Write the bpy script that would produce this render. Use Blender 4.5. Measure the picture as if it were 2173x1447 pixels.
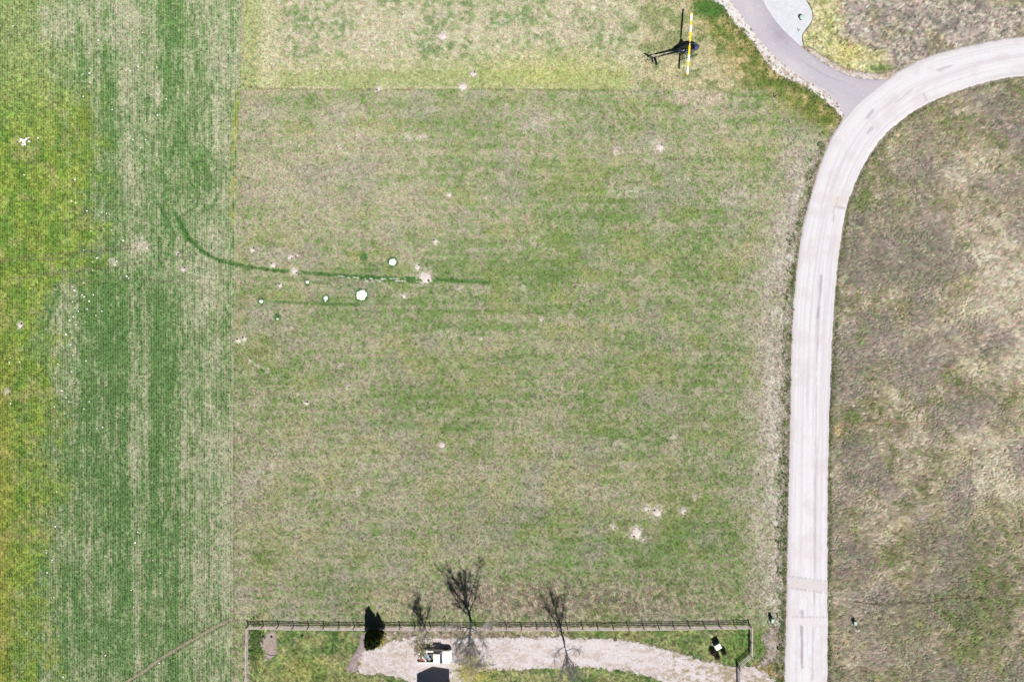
import bpy, math, random
import numpy as np
from mathutils import Vector, Matrix, Euler

for o in list(bpy.data.objects):
    bpy.data.objects.remove(o, do_unlink=True)
scene = bpy.context.scene
COL = scene.collection

# ------------------------------------------------------------------ camera, light, exposure
CAM_H = 114.0
PPM = 2173.0 / (CAM_H * 36.0 / 24.0)          # photo pixels per metre on the ground (12.7)
cam_d = bpy.data.cameras.new('camera'); cam = bpy.data.objects.new('camera', cam_d); COL.objects.link(cam)
cam.location = (0, 0, CAM_H); cam.rotation_euler = (0, 0, 0)
cam_d.lens = 24.0; cam_d.sensor_width = 36.0; cam_d.sensor_fit = 'HORIZONTAL'
cam_d.clip_start = 1.0; cam_d.clip_end = 12000.0
scene.camera = cam

SUN_EL = math.radians(54.0)
SUN_AZ = math.radians(15.0)                    # shadows fall 15 degrees west of up (north)
world = bpy.data.worlds.new("World"); scene.world = world; world.use_nodes = True
wn = world.node_tree; wn.nodes.clear()
wo = wn.nodes.new('ShaderNodeOutputWorld'); wb = wn.nodes.new('ShaderNodeBackground')
sk = wn.nodes.new('ShaderNodeTexSky'); sk.sky_type = 'NISHITA'; sk.sun_disc = False
sk.altitude = 1400.0; sk.air_density = 0.5; sk.dust_density = 0.1; sk.sun_elevation = SUN_EL; sk.sun_rotation = math.radians(180) - SUN_AZ
wb.inputs['Strength'].default_value = 0.05
wn.links.new(sk.outputs[0], wb.inputs[0]); wn.links.new(wb.outputs[0], wo.inputs[0])
sun_d = bpy.data.lights.new('sun', 'SUN'); sun = bpy.data.objects.new('sun', sun_d); COL.objects.link(sun)
sun_d.energy = 5.0; sun_d.angle = math.radians(0.5); sun_d.color = (1.0, 0.965, 0.92)
sdir = Vector((-math.sin(SUN_AZ)*math.cos(SUN_EL), math.cos(SUN_AZ)*math.cos(SUN_EL), -math.sin(SUN_EL)))
sun.rotation_euler = sdir.to_track_quat('-Z', 'Y').to_euler(); sun.location = (20, -60, 80)
vs = scene.view_settings
vs.view_transform = 'Standard'; vs.look = 'None'; vs.gamma = 1.0; vs.use_curve_mapping = False
vs.exposure = 0.60
GAIN = 1.85                                    # display value of a white card in the sun at this exposure

random.seed(7); RNG = np.random.default_rng(11)

# ------------------------------------------------------------------ helpers: coordinates and noise
CX, CY = 1086.5, 723.5
def gp(px, py, z=0.0):
    """ground point under a photo pixel"""
    return Vector(((px-CX)/PPM, (CY-py)/PPM, z))
def lin(c):
    c = np.asarray(c, dtype=float)/255.0
    return np.where(c <= 0.04045, c/12.92, ((c+0.055)/1.055)**2.4)
def alb(c, k=1.0):
    return tuple(np.clip(lin(c)/GAIN*k, 0, 0.85))
def hsh(ix, iy, seed):
    with np.errstate(over='ignore'):
        h = (ix.astype(np.int64)*374761393 + iy.astype(np.int64)*668265263 + seed*2246822519) & 0xFFFFFFFF
        h = ((h ^ (h >> 13))*1274126177) & 0xFFFFFFFF
        h = (h ^ (h >> 16)) & 0xFFFFFFFF
    return h / 4294967295.0
def vn(x, y, seed=0):
    x0 = np.floor(x); y0 = np.floor(y); fx = x-x0; fy = y-y0
    fx = fx*fx*(3-2*fx); fy = fy*fy*(3-2*fy)
    a = hsh(x0, y0, seed); b = hsh(x0+1, y0, seed); c = hsh(x0, y0+1, seed); d = hsh(x0+1, y0+1, seed)
    return (a*(1-fx)+b*fx)*(1-fy) + (c*(1-fx)+d*fx)*fy
def fbm(x, y, seed=0, o=4, g=0.5):
    s = 0; a = 1; t = 0
    for i in range(o):
        s = s + a*vn(x*(2**i)+17.3*i, y*(2**i)-9.1*i, seed+i*31); t += a; a *= g
    return s/t
def ss(a, b, x):
    t = np.clip((x-a)/(b-a), 0, 1); return t*t*(3-2*t)
def blob(X, Y, cx, cy, rx, ry, ang=0.0):
    c, s = math.cos(math.radians(ang)), math.sin(math.radians(ang))
    u = ((X-cx)*c + (Y-cy)*s)/rx; v = (-(X-cx)*s + (Y-cy)*c)/ry
    return np.exp(-(u*u+v*v))
def dline(X, Y, pts):
    d = np.full(X.shape, 1e9)
    for (x0, y0), (x1, y1) in zip(pts[:-1], pts[1:]):
        dx, dy = x1-x0, y1-y0; L = dx*dx+dy*dy+1e-9
        t = np.clip(((X-x0)*dx+(Y-y0)*dy)/L, 0, 1)
        d = np.minimum(d, np.hypot(X-(x0+t*dx), Y-(y0+t*dy)))
    return d
def inpoly(X, Y, pts):
    r = np.zeros(X.shape, bool); n = len(pts)
    for i in range(n):
        x0, y0 = pts[i]; x1, y1 = pts[(i+1) % n]
        if y0 == y1: continue
        c = ((y0 > Y) != (y1 > Y)) & (X < (x1-x0)*(Y-y0)/(y1-y0)+x0)
        r ^= c
    return r
def sd(X, Y, pts):
    """signed distance in photo px, positive inside"""
    d = dline(X, Y, list(pts)+[pts[0]])
    return np.where(inpoly(X, Y, pts), d, -d)
def crom(pts, n=8):
    P = [np.array(p, float) for p in pts]; P = [2*P[0]-P[1]]+P+[2*P[-1]-P[-2]]; out = []
    for i in range(1, len(P)-2):
        for k in range(n):
            t = k/n
            out.append(0.5*((2*P[i])+(-P[i-1]+P[i+1])*t+(2*P[i-1]-5*P[i]+4*P[i+1]-P[i+2])*t*t+(-P[i-1]+3*P[i]-3*P[i+1]+P[i+2])*t**3))
    out.append(P[-2]); return [tuple(p) for p in out]
def resample(pts, n):
    P = np.array(pts); L = np.r_[0, np.cumsum(np.hypot(*np.diff(P, axis=0).T))]
    s = np.linspace(0, L[-1], n)
    return np.c_[np.interp(s, L, P[:, 0]), np.interp(s, L, P[:, 1])], L[-1]

# ------------------------------------------------------------------ helpers: objects
def tag(o, label=None, cat=None, group=None, kind=None):
    if label: o['label'] = label
    if cat: o['category'] = cat
    if group: o['group'] = group
    if kind: o['kind'] = kind
    return o
def empty(name, loc, rz=0.0):
    o = bpy.data.objects.new(name, None); COL.objects.link(o); o.location = loc; o.rotation_euler = (0, 0, rz)
    o.empty_display_size = 0.2
    return o
class MB:
    def __init__(s): s.v = []; s.f = []
    def add(s, vs_, fs):
        b = len(s.v); s.v += [tuple(p) for p in vs_]; s.f += [tuple(i+b for i in f) for f in fs]; return s
    def box(s, c, d, R=None, taper=1.0, tx=None):
        hx, hy, hz = d[0]/2, d[1]/2, d[2]/2; tx = taper if tx is None else tx
        vv = [Vector((x*hx*(tx if z > 0 else 1), y*hy*(taper if z > 0 else 1), z*hz)) for z in (-1, 1) for y in (-1, 1) for x in (-1, 1)]
        if R is not None: vv = [R @ p for p in vv]
        vv = [p+Vector(c) for p in vv]
        return s.add(vv, [(0, 2, 3, 1), (4, 5, 7, 6), (0, 1, 5, 4), (2, 6, 7, 3), (0, 4, 6, 2), (1, 3, 7, 5)])
    def tube(s, pts, rad, n=6, cap=True, flat=1.0):
        pts = [Vector(p) for p in pts]
        if not hasattr(rad, '__len__'): rad = [rad]*len(pts)
        rings = []
        up = Vector((0, 0, 1))
        for i, p in enumerate(pts):
            d = (pts[min(i+1, len(pts)-1)]-pts[max(i-1, 0)])
            if d.length < 1e-9: d = Vector((0, 0, 1))
            d.normalize()
            a = d.cross(up)
            if a.length < 0.05: a = d.cross(Vector((1, 0, 0)))
            a.normalize(); b = d.cross(a)
            rings.append([p+(a*math.cos(2*math.pi*k/n)+b*math.sin(2*math.pi*k/n)*flat)*rad[i] for k in range(n)])
        vv = [q for r in rings for q in r]; ff = []
        for i in range(len(pts)-1):
            for k in range(n):
                k2 = (k+1) % n
                ff.append((i*n+k, i*n+k2, (i+1)*n+k2, (i+1)*n+k))
        if cap and n > 2:
            ff.append(tuple(range(n-1, -1, -1))); ff.append(tuple((len(pts)-1)*n+k for k in range(n)))
        return s.add(vv, ff)
    def loft(s, rings, cap=True, closed=True):
        n = len(rings[0]); vv = [q for r in rings for q in r]; ff = []
        for i in range(len(rings)-1):
            for k in range(n if closed else n-1):
                k2 = (k+1) % n
                ff.append((i*n+k, i*n+k2, (i+1)*n+k2, (i+1)*n+k))
        if cap:
            ff.append(tuple(range(n-1, -1, -1))); ff.append(tuple((len(rings)-1)*n+k for k in range(n)))
        return s.add(vv, ff)
    def prism(s, poly, z0, z1):
        n = len(poly)
        return s.add([(x, y, z0) for x, y in poly]+[(x, y, z1) for x, y in poly],
                     [tuple(range(n-1, -1, -1)), tuple(range(n, 2*n))]+[(k, (k+1) % n, n+(k+1) % n, n+k) for k in range(n)])
    def mesh(s, name, m, smooth=False, bevel=0):
        me = bpy.data.meshes.new(name); me.from_pydata([tuple(v) for v in s.v], [], s.f)
        me.materials.append(m); me.update()
        if smooth: me.polygons.foreach_set('use_smooth', [True]*len(me.polygons))
        return me
    def build(s, name, m, parent=None, smooth=False, bevel=0.0):
        me = s.mesh(name, m, smooth)
        o = bpy.data.objects.new(name, me); COL.objects.link(o)
        if parent: o.parent = parent
        if bevel:
            b = o.modifiers.new('bevel', 'BEVEL'); b.width = bevel; b.segments = 2; b.limit_method = 'ANGLE'
        return o
def link_mesh(name, me, parent=None, loc=None, rot=None, scl=None):
    o = bpy.data.objects.new(name, me); COL.objects.link(o)
    if parent: o.parent = parent
    if loc is not None: o.location = loc
    if rot is not None: o.rotation_euler = rot
    if scl is not None: o.scale = scl
    return o

# ------------------------------------------------------------------ materials
def newmat(name):
    m = bpy.data.materials.new(name); m.use_nodes = True; nt = m.node_tree
    return m, nt, nt.nodes['Principled BSDF']
def N(nt, t, **kw):
    n = nt.nodes.new(t)
    for k, v in kw.items():
        if k in n.inputs: n.inputs[k].default_value = v
        else: setattr(n, k, v)
    return n
def simple(name, col, rough=0.6, metal=0.0, var=0.12, scale=8.0, spec=0.5, bump=0.0, coat=0.0):
    m, nt, b = newmat(name)
    tc = N(nt, 'ShaderNodeTexCoord'); no = N(nt, 'ShaderNodeTexNoise', Scale=scale, Detail=4.0)
    nt.links.new(tc.outputs['Object'], no.inputs['Vector'])
    mr = N(nt, 'ShaderNodeMapRange'); mr.inputs[1].default_value = .3; mr.inputs[2].default_value = .7
    mr.inputs[3].default_value = 1-var; mr.inputs[4].default_value = 1+var
    nt.links.new(no.outputs['Fac'], mr.inputs[0])
    mx = N(nt, 'ShaderNodeVectorMath', operation='SCALE'); mx.inputs[0].default_value = tuple(col)[:3]
    nt.links.new(mr.outputs[0], mx.inputs['Scale']); nt.links.new(mx.outputs[0], b.inputs['Base Color'])
    b.inputs['Roughness'].default_value = rough; b.inputs['Metallic'].default_value = metal
    b.inputs['Specular IOR Level'].default_value = spec; b.inputs['Coat Weight'].default_value = coat
    if bump:
        bp = N(nt, 'ShaderNodeBump', Strength=bump, Distance=0.02)
        nt.links.new(no.outputs['Fac'], bp.inputs['Height']); nt.links.new(bp.outputs[0], b.inputs['Normal'])
    return m
def surf(name, amp=0.3, hue=0.25, s1=7.0, s2=2.5, bump=0.5, bdist=0.06, rough=0.95, tintA=(0.8, 1.08, 0.68), tintB=(1.12, 0.97, 1.05), speck=0.0):
    """ground material: painted base colour 'col' broken up by fine noise grain, tint shifts and relief"""
    m, nt, b = newmat(name); L = nt.links.new
    at = N(nt, 'ShaderNodeAttribute', attribute_name='col')
    tc = N(nt, 'ShaderNodeTexCoord')
    n1 = N(nt, 'ShaderNodeTexNoise', Scale=s1, Detail=5.0, Roughness=0.65); L(tc.outputs['Object'], n1.inputs['Vector'])
    n2 = N(nt, 'ShaderNodeTexNoise', Scale=s2, Detail=6.0, Roughness=0.75); L(tc.outputs['Object'], n2.inputs['Vector'])
    r1 = N(nt, 'ShaderNodeMapRange'); r1.inputs[1].default_value = .32; r1.inputs[2].default_value = .68
    r1.inputs[3].default_value = 1-amp; r1.inputs[4].default_value = 1+amp; L(n1.outputs['Fac'], r1.inputs[0])
    r2 = N(nt, 'ShaderNodeMapRange'); r2.inputs[1].default_value = .42; r2.inputs[2].default_value = .58; L(n2.outputs['Fac'], r2.inputs[0])
    mt = N(nt, 'ShaderNodeMix', data_type='VECTOR'); mt.inputs['A'].default_value if False else None
    A = [i for i in mt.inputs if i.name == 'A' and i.type == 'VECTOR'][0]; B = [i for i in mt.inputs if i.name == 'B' and i.type == 'VECTOR'][0]
    A.default_value = tuple(1+(t-1)*hue*2 for t in tintA); B.default_value = tuple(1+(t-1)*hue*2 for t in tintB)
    L(r2.outputs[0], mt.inputs[0])
    m1 = N(nt, 'ShaderNodeVectorMath', operation='MULTIPLY'); L(at.outputs['Color'], m1.inputs[0])
    L([o for o in mt.outputs if o.type == 'VECTOR'][0], m1.inputs[1])
    m2 = N(nt, 'ShaderNodeVectorMath', operation='SCALE'); L(m1.outputs[0], m2.inputs[0]); L(r1.outputs[0], m2.inputs['Scale'])
    out = m2.outputs[0]
    if speck:
        vo = N(nt, 'ShaderNodeTexVoronoi', Scale=12.0); L(tc.outputs['Object'], vo.inputs['Vector'])
        sp = N(nt, 'ShaderNodeSeparateColor'); L(vo.outputs['Color'], sp.inputs[0])
        r3 = N(nt, 'ShaderNodeMapRange'); r3.inputs[3].default_value = 1-speck; r3.inputs[4].default_value = 1+speck*.6
        L(sp.outputs[0], r3.inputs[0])
        m3 = N(nt, 'ShaderNodeVectorMath', operation='SCALE'); L(out, m3.inputs[0]); L(r3.outputs[0], m3.inputs['Scale']); out = m3.outputs[0]
    L(out, b.inputs['Base Color'])
    bp = N(nt, 'ShaderNodeBump', Strength=bump, Distance=bdist); L(n1.outputs['Fac'], bp.inputs['Height']); L(bp.outputs[0], b.inputs['Normal'])
    b.inputs['Roughness'].default_value = rough; b.inputs['Specular IOR Level'].default_value = 0.15
    return m
def set_col(me, rgb255, k=1.0):
    c = np.clip(lin(rgb255)/GAIN*k, 0.004, 0.85)
    a = me.color_attributes.new('col', 'FLOAT_COLOR', 'POINT')
    a.data.foreach_set('color', np.c_[c, np.ones(len(c))].astype(np.float32).ravel())
def grid_mesh(name, verts, quads, m, cols, kind='structure'):
    me = bpy.data.meshes.new(name)
    me.vertices.add(len(verts)); me.vertices.foreach_set('co', verts.astype(np.float32).ravel())
    nq = len(quads); me.loops.add(nq*4); me.loops.foreach_set('vertex_index', quads.astype(np.int32).ravel())
    me.polygons.add(nq); me.polygons.foreach_set('loop_start', np.arange(0, nq*4, 4, dtype=np.int32))
    me.polygons.foreach_set('loop_total', np.full(nq, 4, dtype=np.int32))
    me.materials.append(m); me.update(calc_edges=True); me.validate()
    set_col(me, cols)
    o = bpy.data.objects.new(name, me); COL.objects.link(o); tag(o, kind=kind)
    return o
# ------------------------------------------------------------------ outlines measured on the photograph (photo px)
ROAD_L = crom([(1650, 2400), (1658, 1800), (1664, 1447), (1668, 1300), (1672, 1100), (1676, 900), (1680, 700), (1687, 600), (1700, 500), (1716, 430), (1738, 355),
               (1765, 290), (1795, 245), (1835, 205), (1888, 163), (1945, 130), (2000, 110), (2060, 95), (2110, 86), (2173, 77), (2400, 60), (2900, 60)])
ROAD_R = crom([(1755, 2400), (1757, 1800), (1757, 1447), (1757, 1300), (1757, 1100), (1760, 900), (1768, 700), (1775, 600), (1786, 500), (1798, 440), (1815, 390),
               (1840, 340), (1875, 290), (1915, 255), (1960, 225), (2010, 203), (2070, 182), (2120, 170), (2173, 162), (2400, 148), (2900, 148)])
ROAD_POLY = ROAD_L[::3]+ROAD_R[::-3]
DRV_L = crom([(1440, -200), (1505, -70), (1548, 0), (1580, 42), (1608, 82), (1640, 117), (1680, 152), (1720, 178), (1750, 196), (1772, 216), (1784, 235), (1792, 254)])
DRV_R = crom([(1560, -200), (1592, -70), (1621, 0), (1640, 34), (1665, 65), (1700, 97), (1740, 128), (1780, 151), (1815, 164), (1850, 169), (1880, 168), (1905, 164)])
DRV_POLY = DRV_L[::2]+DRV_R[::-2]
VERGE_POLY = [(1440, -120), (1514, 0), (1534, 12), (1546, 32), (1562, 52), (1580, 68), (1600, 92), (1616, 118), (1640, 148), (1665, 165), (1700, 180), (1735, 200),
              (1765, 225), (1783, 246), (1793, 255), (1786, 234), (1772, 214), (1750, 194), (1720, 176), (1680, 150), (1640, 115), (1608, 80), (1580, 40), (1548, -2), (1470, -120)]
VERGE2_POLY = [(1706, 98), (1722, 104), (1750, 122), (1790, 146), (1815, 152), (1850, 158), (1880, 155), (1900, 148), (1912, 152), (1895, 168), (1850, 171), (1815, 166), (1780, 153), (1740, 130)]
BED_EDGE = crom([(1690, -60), (1702, -20), (1712, 2), (1722, 20), (1725, 38), (1719, 52), (1709, 65), (1703, 76), (1703, 86), (1706, 97)], 6)
BED_POLY = [(1584, -70), (1614, 0), (1633, 34), (1658, 67), (1698, 102)]+BED_EDGE[::-1]
DRV2_POLY = [(762, 1392), (775, 1378), (800, 1372), (840, 1358), (880, 1352), (960, 1354), (1030, 1352), (1100, 1352), (1160, 1350), (1220, 1354), (1290, 1355), (1350, 1360), (1400, 1374),
             (1450, 1388), (1500, 1402), (1545, 1412), (1590, 1413), (1615, 1420), (1630, 1434), (1645, 1447), (1665, 1470), (1665, 1530), (1560, 1530), (1480, 1480), (1420, 1452),
             (1390, 1438), (1340, 1425), (1270, 1417), (1200, 1416), (1130, 1420), (1040, 1421), (1015, 1428), (1000, 1450), (1000, 1560), (860, 1560), (868, 1447), (850, 1436), (815, 1431), (775, 1432), (757, 1425)]
DIRT_POLY = [(768, 1340), (783, 1342), (786, 1362), (772, 1380), (762, 1395), (757, 1425), (738, 1425), (735, 1414), (748, 1392), (762, 1368)]
PATCH_POLY = [(566, 1342), (580, 1338), (586, 1350), (588, 1368), (584, 1388), (572, 1398), (560, 1402), (566, 1385), (556, 1378), (545, 1365), (556, 1355)]
LX = ([-400, 0, 180, 300, 500, 900, 1300, 2000], [513, 513, 512, 504, 499, 494, 493, 490])
def left_edge(Y): return np.interp(Y, *LX)

MOUNDS_PX = [(903, 588, 12), (886, 566, 6), (940, 77, 8), (1004, 157, 5.5), (982, 184, 8), (803, 188, 5), (579, 562, 5.5), (625, 575, 7), (536, 530, 5), (616, 545, 5.5), (630, 542, 3.5), (924, 512, 5), (953, 413, 4.5), (856, 628, 5),
             (1400, 312, 8), (1372, 1079, 6), (1394, 1087, 8), (1351, 1131, 11), (1450, 1084, 6), (1302, 1117, 5), (1150, 678, 4), (938, 944, 6), (389, 571, 5), (376, 537, 4), (43, 690, 5), (518, 718, 5), (506, 722, 5), (650, 855, 4), (738, 820, 4), (1365, 1145, 4), (595, 605, 5),
             (1310, 318, 6), (1000, 940, 3), (760, 285, 5), (720, 312, 5), (865, 290, 7), (895, 290, 6), (300, 520, 9), (240, 555, 6), (15, 830, 6), (1110, 610, 4), (1215, 672, 4), (1430, 930, 6), (760, 1040, 5), (1475, 1055, 5), (720, 775, 4), (1020, 720, 3), (530, 765, 4), (545, 775, 4), (505, 905, 4), (568, 785, 3)]
def mixc(a, b, t):
    t = np.clip(t, 0, 1)[..., None]; return a*(1-t)+np.asarray(b, float)*t

def ground_color(X, Y):
    """natural colours of the plants and soil at a place, with brighter light towards the top painted in (photo px coordinates)"""
    X = np.asarray(X, float); Y = np.asarray(Y, float)
    jx = (fbm(X/14, Y/14, 5, 3)-.5); jy = (fbm(X/14, Y/14, 6, 3)-.5)
    big = fbm(X/190, Y/150, 1, 4); mid = fbm(X/46, Y/38, 2, 4); sm = fbm(X/11, Y/10, 3, 3); fine = fbm(X/4.2, Y/4.2, 4, 2)
    mow = fbm(X/260, Y/13, 7, 3)
    # ---- centre lot
    mow2 = fbm(X/150, Y/5.5, 8, 2)
    t = 0.42+(big-.5)*.75+(mid-.5)*.75+(sm-.5)*1.2+(mow-.5)*0.55+(mow2-.5)*.6+(fine-.5)*1.8       # 1 = green, 0 = dry tan
    for (cx, cy, rx, ry, a) in [(1250, 420, 190, 80, .35), (1190, 560, 160, 80, .32), (1480, 560, 90, 150, .2), (1150, 700, 220, 60, .15), (700, 560, 200, 60, .03), (780, 370, 160, 130, -.22),
                                (1300, 250, 300, 60, .12), (600, 430, 110, 120, -.28), (880, 330, 120, 50, -.18), (1060, 840, 260, 45, .28), (1300, 830, 150, 60, .12), (620, 740, 120, 80, .22),
                                (560, 1180, 60, 30, .1), (1130, 1110, 330, 22, .28), (1480, 1180, 130, 60, .30), (1330, 1270, 180, 35, .25), (1250, 1150, 200, 30, .1), (640, 960, 160, 60, -.3),
                                (850, 940, 110, 50, -.12), (1110, 1030, 190, 40, -.15), (1540, 900, 90, 160, .28), (1590, 560, 60, 200, .08), (1500, 420, 90, 60, .02), (640, 1110, 170, 60, -.22),
                                (560, 1190, 30, 22, .55), (700, 1200, 260, 40, -.2), (960, 590, 330, 16, .05), (1170, 1275, 260, 28, -.42), (980, 1240, 120, 20, -.15), (860, 1290, 120, 18, -.1),
                                (1500, 1330, 60, 40, .1), (760, 1150, 120, 30, -.1), (1100, 500, 60, 60, -.12), (1160, 260, 90, 40, -.1), (1340, 410, 90, 22, -.42), (960, 740, 130, 30, -.1),
                                (1395, 700, 120, 100, .12), (870, 680, 200, 40, .0), (520, 1060, 30, 170, -.25), (540, 260, 50, 80, -.2), (1390, 1090, 90, 40, -.02), (1420, 1150, 90, 40, .18), (860, 870, 100, 40, .15), (700, 650, 120, 40, .12)]:
        t = t+.8*a*blob(X, Y, cx, cy, rx, ry)
    tan = np.array([184, 175, 152.]); gr = np.array([130, 148, 98.]); gd = np.array([114, 138, 76.])
    c = mixc(np.broadcast_to(tan, X.shape+(3,)).copy(), gr, ss(-.05, 1.0, t)); c = mixc(c, gd, ss(.85, 1.3, t)*.7)
    c = mixc(c, (196, 186, 170), ss(.62, .85, fbm(X/20, Y/15, 9, 4))*.5*ss(.6, .3, t))
    yel = fbm(X/70, Y/45, 12, 4); c = mixc(c, (166, 164, 100), ss(.52, .68, yel)*.22+.18*blob(X, Y, 1330, 640, 260, 120)*ss(.45, .6, yel)+.3*blob(X, Y, 880, 780, 50, 30))
    pk = fbm(X/60, Y/60, 13, 3); c = mixc(c, (168, 158, 156), ss(.5, .75, pk)*.35)
    lowk = np.interp(Y, [150, 500, 900, 1250, 1330], [1.06, 1.03, .99, .97, .99])  # brighter sunlit look towards the top, painted into the lot colour
    c = c*lowk[..., None]
    for bx, by, brx, bry, ba in [(1340, 408, 60, 14, .9), (1120, 268, 55, 12, .9), (1400, 300, 60, 8, .6), (1570, 418, 70, 26, .8), (960, 706, 50, 10, .7), (1240, 296, 22, 22, .6), (1140, 512, 26, 26, .6), (620, 440, 60, 60, .4), (1320, 945, 50, 16, .6), (760, 985, 60, 30, .4),
                                 (1330, 985, 60, 8, .6), (700, 262, 60, 20, .35), (1000, 612, 45, 9, .8), (880, 292, 30, 8, .7), (1390, 1080, 90, 9, .5), (560, 1000, 40, 60, .45), (690, 1050, 60, 18, .4), (1180, 225, 30, 14, .5), (850, 925, 60, 20, .35), (1450, 380, 40, 8, .5)]:
        c = mixc(c, (200, 190, 176), ba*ss(.28, .75, blob(X, Y, bx, by, brx, bry))*ss(.42, .60, fbm(X/9, Y/7, 224, 3)))
    # long straw by the fence
    st = ss(0, 1, blob(X, Y, 1180, 1272, 260, 34)*1.5)*ss(.4, .62, fbm(X/5, Y/16, 15, 3)); c = mixc(c, (196, 180, 165), st*.75)
    st = ss(.45, .65, fbm(X/9, Y/26, 16, 3))*ss(1210, 1250, Y)*ss(1325, 1290, Y)*ss(760, 860, X); c = mixc(c, (186, 172, 152), st*.5)
    # pale dry strip beside the gravel road
    rx = np.interp(Y, [200, 300, 500, 700, 900, 1100, 1300, 1447], [1790, 1755, 1697, 1681, 1676, 1672, 1667, 1664])
    dr = rx-X
    m_ = ss(118, 40, dr+jx*70)*ss(0, 6, dr)*ss(230, 330, Y)*ss(1330, 1230, Y)
    c = mixc(c, (192, 180, 168), m_*(.62+.5*ss(.35, .6, fbm(X/16, Y/40, 17, 4))))
    c = mixc(c, (214, 204, 196), ss(66, 26, dr)*ss(2, 14, dr)*ss(.42, .64, fbm(X/9, Y/22, 18, 4))*ss(330, 420, Y)*.85)
    c = mixc(c, (106, 124, 74), ss(26, 8, dr+jy*30)*ss(0, 5, dr)*ss(.48, .62, fbm(X/6, Y/9, 19, 3))*ss(260, 400, Y)*.7)
    # ---- top lawn
    top = ss(191.5, 186.5, Y+(fine-.5)*3+(fbm(X/40, Y*0, 221, 3)-.5)*6)*ss(left_edge(Y)-1, left_edge(Y)+1, X)*ss(1800, 1780, X)
    tt = .5+(mid-.5)*1.6+(sm-.5)*1.6+(fine-.5)*1.2+(big-.5)*.8
    ct = mixc(np.broadcast_to(np.array([206, 196, 170.]), X.shape+(3,)).copy(), (172, 176, 136), ss(.3, 1.0, tt))
    ct = mixc(ct, (130, 152, 106), ss(.74, 1.1, tt+.25*blob(X, Y, 970, 92, 40, 20)+.2*blob(X, Y, 690, 30, 50, 40))*.8)
    ct = mixc(ct, (224, 212, 196), ss(.54, .70, fbm(X/8, Y/7, 21, 4))*.7)
    bandy = fbm(X/300, Y/8, 22, 3)
    ct = mixc(ct, (188, 190, 138), .8*ss(100, 155, Y+jy*30)*(.55+.6*(bandy-.4))*ss(.3, .6, sm+.1)*ss(1360, 1320, X+jx*20))
    ct = mixc(ct, (166, 178, 114), ss(150, 160, Y+bandy*10)*.45*ss(1345, 1335, X))
    ct = mixc(ct, (206, 204, 130), blob(X, Y, 1180, 150, 150, 40)*.5)
    xb = fbm(X/7, Y/120, 23, 3)
    ct = mixc(ct, (208, 202, 162), ss(608, 584, X+jx*14)*(.2+.6*xb)); ct = mixc(ct, (170, 180, 120), ss(565, 530, X+jx*24)*ss(.35, .55, xb+.15)*.65)
    ct = mixc(ct, (220, 210, 178), .7*blob(X, Y, 572, 120, 18, 60)*.8)
    # heli corner: richer green and ochre
    hel = ss(1300, 1380, X+jx*50)*ss(.45, .62, fbm(X/24, Y/20, 24, 4)); ct = mixc(ct, (132, 142, 88), hel*.6)
    ct = mixc(ct, (200, 186, 150), ss(1340, 1380, X)*ss(.55, .45, fbm(X/24, Y/20, 24, 4))*.7)
    ddr = dline(X, Y, [(1512, 0), (1550, 50), (1600, 110), (1650, 160), (1740, 205), (1780, 250)])
    nn = fbm(X/18, Y/16, 25, 4)
    ct2 = mixc(np.broadcast_to(np.array([158, 152, 98.]), X.shape+(3,)).copy(), (116, 134, 70), ss(.48, .70, nn)); ct2 = mixc(ct2, (204, 186, 142), ss(.5, .36, nn)*.9)
    wv = ss(95, 25, ddr+jx*60)*ss(1440, 1500, X)
    ct = mixc(ct, ct2, wv) if False else ct*(1-wv[..., None])+ct2*wv[..., None]
    ct = mixc(ct, (78, 122, 56), ss(.2, .8, blob(X, Y, 1512, 18, 40, 26))*.8)
    c = c*(1-top[..., None])+ct*top[..., None]
    wv = ss(80, 15, ddr+jx*60)*ss(1600, 1680, X)*ss(186, 189, Y)*ss(330, 250, Y)
    c = c*(1-wv[..., None])+ct2*wv[..., None]
    c = mixc(c, (120, 128, 62), blob(X, Y, 1705, 232, 70, 26, 28)*.4)
    c = mixc(c, (206, 188, 172), ss(.2, .6, blob(X, Y, 1478, 207, 70, 20))*ss(.3, .55, fbm(X/12, Y/9, 27, 3))*ss(189, 192, Y)*.95)
    dk = dline(X, Y, [(512, 176), (530, 186), (560, 189), (700, 190), (1000, 190), (1330, 192)]); c = mixc(c, (128, 124, 92), ss(2.4, .6, dk+(fine-.5)*3)*.55*ss(.3, .5, fbm(X/20, Y*0, 222, 3)))
    c = mixc(c, (216, 202, 178), ss(5, 1, np.abs(Y-193))*ss(1080, 1110, X)*ss(1120, 1100, X)+ss(4, 1, np.abs(Y-186))*ss(.5, .6, vn(X/30, X*0, 28))*ss(520, 600, X)*ss(1320, 1200, X)*.6)
    # ---- left striped field
    L = ss(left_edge(Y)+1.5, left_edge(Y)-1.5, X+jx*4)
    warp = X+2.2*(vn(X/60, Y/130, 29)-.5)*2
    rows = vn(warp/2.45, Y/60, 30)*.9+vn(warp/5.3, Y/200, 31)*.7-.15; fst = fbm(warp/2.1, Y/18, 331, 2)
    broad = fbm(warp/17, Y/420, 32, 3); broad2 = fbm(warp/55, Y/700, 33, 2)
    p = .44+.22*ss(330, 500, X)-.12*blob(X, Y, 240, 900, 120, 500)+.18*ss(350, 50, Y)+(rows-.65)*.5+(broad-.5)*.8+(broad2-.5)*.4+(big-.5)*.6+(mid-.5)*.7+(fbm(X/8, Y/30, 332, 3)-.5)*.8+(fst-.5)*1.2+(fine-.5)*.7
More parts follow.
